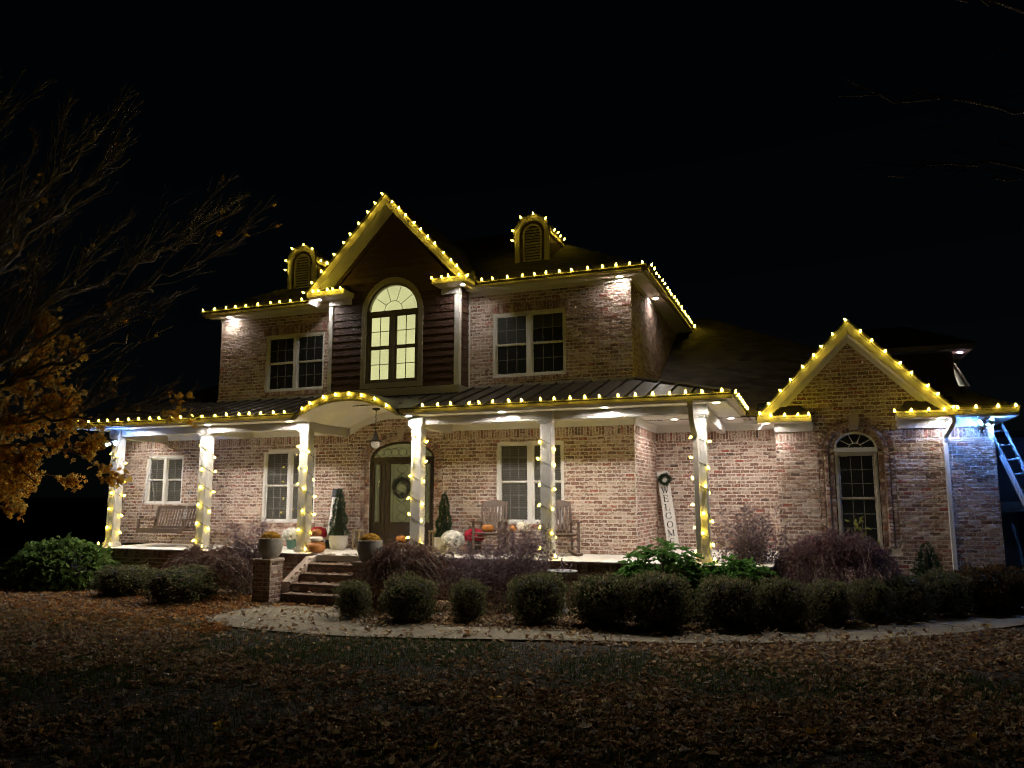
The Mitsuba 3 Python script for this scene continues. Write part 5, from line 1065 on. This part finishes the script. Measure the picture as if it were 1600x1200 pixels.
def nandina(c, r, hh, ns, nl, label, lean=.35):
    k = thing('purple_bush', label, 'bush'); c = np.array(c); m = MB(); LP, LA = [], []
    for i in range(ns):
        t = rng.uniform(0, 6.28); H_ = hh * rng.uniform(.5, 1.0); b = c + r * .35 * rng.normal(size=3) * (1, .7, 0); e = b + (r * lean * 2 * math.cos(t) * rng.uniform(.3, 1), r * lean * 1.5 * math.sin(t), H_); s_ = np.linspace(0, 1, 7)[:, None]
        Q = b + (e - b) * s_ + .04 * np.sin(s_ * 5 + i) * rdir(1); m.tube(Q, np.linspace(.008, .002, 7), 3)
        for _ in range(nl):
            u = rng.uniform(.3, 1.0) ** .8; j = min(5, int(u * 6)); p = Q[j] + (Q[j + 1] - Q[j]) * (u * 6 - j); LP.append(p + rng.normal(0, .05, 3)); LA.append(rdir(1)[0] + (0, 0, .3))
    n = len(LP); put(f'{k}__stems', m, 'mat_bark'); put(f'{k}__leaves', leaves(np.array(LP), np.array(LA), rdir(n), rng.uniform(.035, .06, n), rng.uniform(.02, .034, n), .1, .2), 'mat_purple')
nandina((-1.55, -2.55, -.85), .8, 1.6, 62, 80, 'airy small-leaved purple bush in front of the side table'); nandina((-2.55, -2.5, -.85), .75, 1.3, 55, 75, 'airy small-leaved purple bush in front of the left rocking chair')
nandina((2.30, -.85, -.85), .62, 1.95, 95, 85, 'upright small-leaved purple bush right of the wrapped column', .45); nandina((-7.95, -2.35, -.85), .55, 1.6, 65, 70, 'airy small-leaved purple bush behind the left pedestal'); nandina((.35, -2.5, -.85), .3, .75, 12, 30, 'low sparse purple twig bush right of the bird bath')
# dwarf conifer and sapling
K = thing('dwarf_conifer', 'small dark conical conifer against the wing wall by the downspout', 'shrub'); n = 2600; u = rng.random(n) ** .6; t = rng.uniform(0, 6.28, n); z = .35 - 1.2 * u; R = .36 * u ** .7 * (1 - .4 * rng.random(n) ** 2) * (1 + .25 * np.sin(5 * t + 9 * z))
P = np.stack([5.40 + R * np.cos(t), .35 + R * np.sin(t), z], -1); put(f'{K}__foliage', leaves(P, unit(np.stack([np.cos(t), np.sin(t), .5 + 0 * t], -1) + .4 * rng.normal(size=(n, 3))), rdir(n), rng.uniform(.05, .10, n), .02, .1, .1), 'mat_conifer'); put(f'{K}__trunk', MB().lathe([(.22, -.9), (.16, -.4), (.01, .25)], (5.40, .35, 0), 8), 'mat_core')
K = thing('sapling', 'thin sapling with yellow green leaves in front of the arched wing window', 'plant'); m = MB(); m.tube([(4.20, .5, -.85), (4.24, .52, -.1), (4.30, .55, .45), (4.36, .56, .75)], [.01, .008, .006, .003], 4); n = 34; P = np.stack([rng.normal(4.31, .11, n), rng.normal(.55, .08, n), rng.uniform(.2, .78, n)], -1)
put(f'{K}__stem', m, 'mat_bark'); put(f'{K}__leaves', star_or_oval(P, unit(rng.normal(size=(n, 3)) + (0, 0, -.5)), rdir(n) + (0, -1, 0), rng.uniform(.08, .14, n), .45), 'mat_sapling')

# ---- trees
class Tree:
    def __init__(s): s.m = MB(); s.tips = []
    def limb(s, P0, P1, r0, sag=.0, wob=.12, lev=0, sub=8, leafy=False, spread=.55, ratio=.38, flow=None):
        P0, P1 = np.array(P0, float), np.array(P1, float); L = np.linalg.norm(P1 - P0); n = max(4, int(L / .22)); u = np.linspace(0, 1, n)[:, None]
        a, b = rdir(1)[0], rdir(1)[0]; Q = P0 + (P1 - P0) * u + np.array([0, 0, 1]) * sag * L * np.sin(u * np.pi) + wob * L * .3 * (np.sin(u * 4 + 1) * a + .5 * np.sin(u * 9) * b) * u + .012 * L * rng.normal(size=(n, 3)) * u
        s.m.tube(Q, np.maximum(np.linspace(r0, r0 * .22, n), .0042), 6 if r0 > .03 else 3 if r0 < .012 else 4)
        if lev >= 3 or L < .25:
            s.tips.append((Q, leafy)); return
        d = unit(P1 - P0)
        for i in range(sub):
            w = rng.uniform(.18, .98); p = Q[int(w * (n - 1))]; q = unit(d + spread * 1.6 * rdir(1)[0] * (1, .7, .8) + (flow if flow is not None else np.array((0, 0, .12)))); l = L * ratio * rng.uniform(.5, 1.25) * (1.1 - .6 * w)
            s.limb(p, p + q * l, max(.0032, r0 * .42 * (1 - .5 * w)), sag * .5, wob, lev + 1, max(2, int(sub * .62)), leafy, spread, ratio * 1.12, flow)
        s.tips.append((Q[n // 2:], leafy))
LT = Tree(); K = thing('maple_tree', 'large half-bare maple at the left edge with orange leaves on its lower boughs', 'tree'); base = np.array((-12.7, -6.6, -.95))
LT.m.tube([base, base + (.05, 0, .4), base + (.1, .0, 1.6), base + (.2, .05, 3.2), base + (.1, .1, 5.2)], [.36, .28, .24, .20, .12], 10)
fl = np.array((.28, 0, .32))
for z, tg, r in ((2.6, (-6.1, -6.0, 5.2), .075), (2.9, (-7.2, -5.4, 6.2), .07), (3.3, (-8.2, -6.3, 7.6), .075), (3.6, (-9.6, -5.6, 8.6), .075), (2.3, (-6.6, -6.3, 4.1), .06), (3.9, (-11.0, -6.5, 9.2), .08), (2.0, (-6.5, -5.7, 2.75), .05), (3.1, (-9.0, -7.2, 6.4), .06), (2.7, (-7.6, -6.8, 5.0), .055), (3.5, (-15.5, -6.5, 7.5), .08), (3.0, (-14.0, -9.0, 7.0), .08), (3.2, (-13.5, -4.4, 7.4), .08)):
    LT.limb(base + (.15, .03, z + .9), tg, r, .05, .14, 0, 13 if tg[0] > -12 else 6, False, .42, .42, fl)
for z, tg, r in ((1.9, (-8.75, -5.9, 1.9), .05), (2.0, (-9.2, -6.5, 1.45), .05), (2.2, (-9.2, -5.6, 2.7), .05), (2.3, (-9.3, -6.1, 3.5), .05), (1.7, (-9.8, -5.4, 1.5), .05), (2.4, (-10.0, -6.8, 2.7), .05), (2.0, (-10.2, -6.0, 2.0), .045), (2.6, (-9.4, -5.8, 4.2), .045)):
    LT.limb(base + (.15, .03, z + .6), tg, r, .10, .12, 1, 9, True, .65, .40, np.array((.12, 0, -.10)))
LP = []
for Q, lf in LT.tips:
    if lf and len(Q) > 2:
        for _ in range(10):
            j = int(rng.integers(1, len(Q))); LP.append(Q[j] + rng.normal(0, .07, 3))
    elif not lf and rng.random() < .012: LP.append(Q[-1])
LP = np.array(LP); LP = LP[rng.permutation(len(LP))[:6500]]; ex_ = np.stack([rng.normal(-6.75, .22, 26), rng.normal(-5.8, .15, 26), rng.normal(2.75, .13, 26)], -1) + 0; ex_[:, 2] += (ex_[:, 0] + 6.75) * .35; LP = np.vstack([LP, ex_]); n = len(LP)
put(f'{K}__trunk', LT.m, 'mat_bark'); put(f'{K}__crown', star_leaves(LP, unit(rng.normal(0, .5, (n, 3)) + (0, 0, -1)), unit(rng.normal(0, .6, (n, 3)) + (.3, -.8, .3)), rng.uniform(.08, .145, n), .35), 'mat_maple')
RT = Tree(); K = thing('bare_tree', 'bare tree reaching thin branches into the top right corner', 'tree'); base = np.array((9.2, -7.6, -.8)); RT.m.tube([base, base + (0, 0, 1.2), base + (-.1, .1, 4.0), base + (-.1, 0, 7)], [.30, .22, .17, .08], 9)
for z, tg, r in ((3.6, (4.1, -8.0, 5.05), .045), (3.3, (4.15, -7.8, 4.4), .045), (4.2, (4.5, -8.3, 5.9), .045), (4.6, (3.4, -8.2, 6.5), .05), (3.2, (5.2, -7.4, 4.35), .035), (4.9, (5.0, -8.6, 7.2), .05), (4.4, (12.5, -8, 7.5), .06), (4.0, (10, -5.0, 7), .06)):
    RT.limb(base + (-.1, .05, z), tg, r, .10, .15, 0, 7, False, .45, .34, np.array((-.25, 0, -.12)))
put(f'{K}__trunk', RT.m, 'mat_bark')
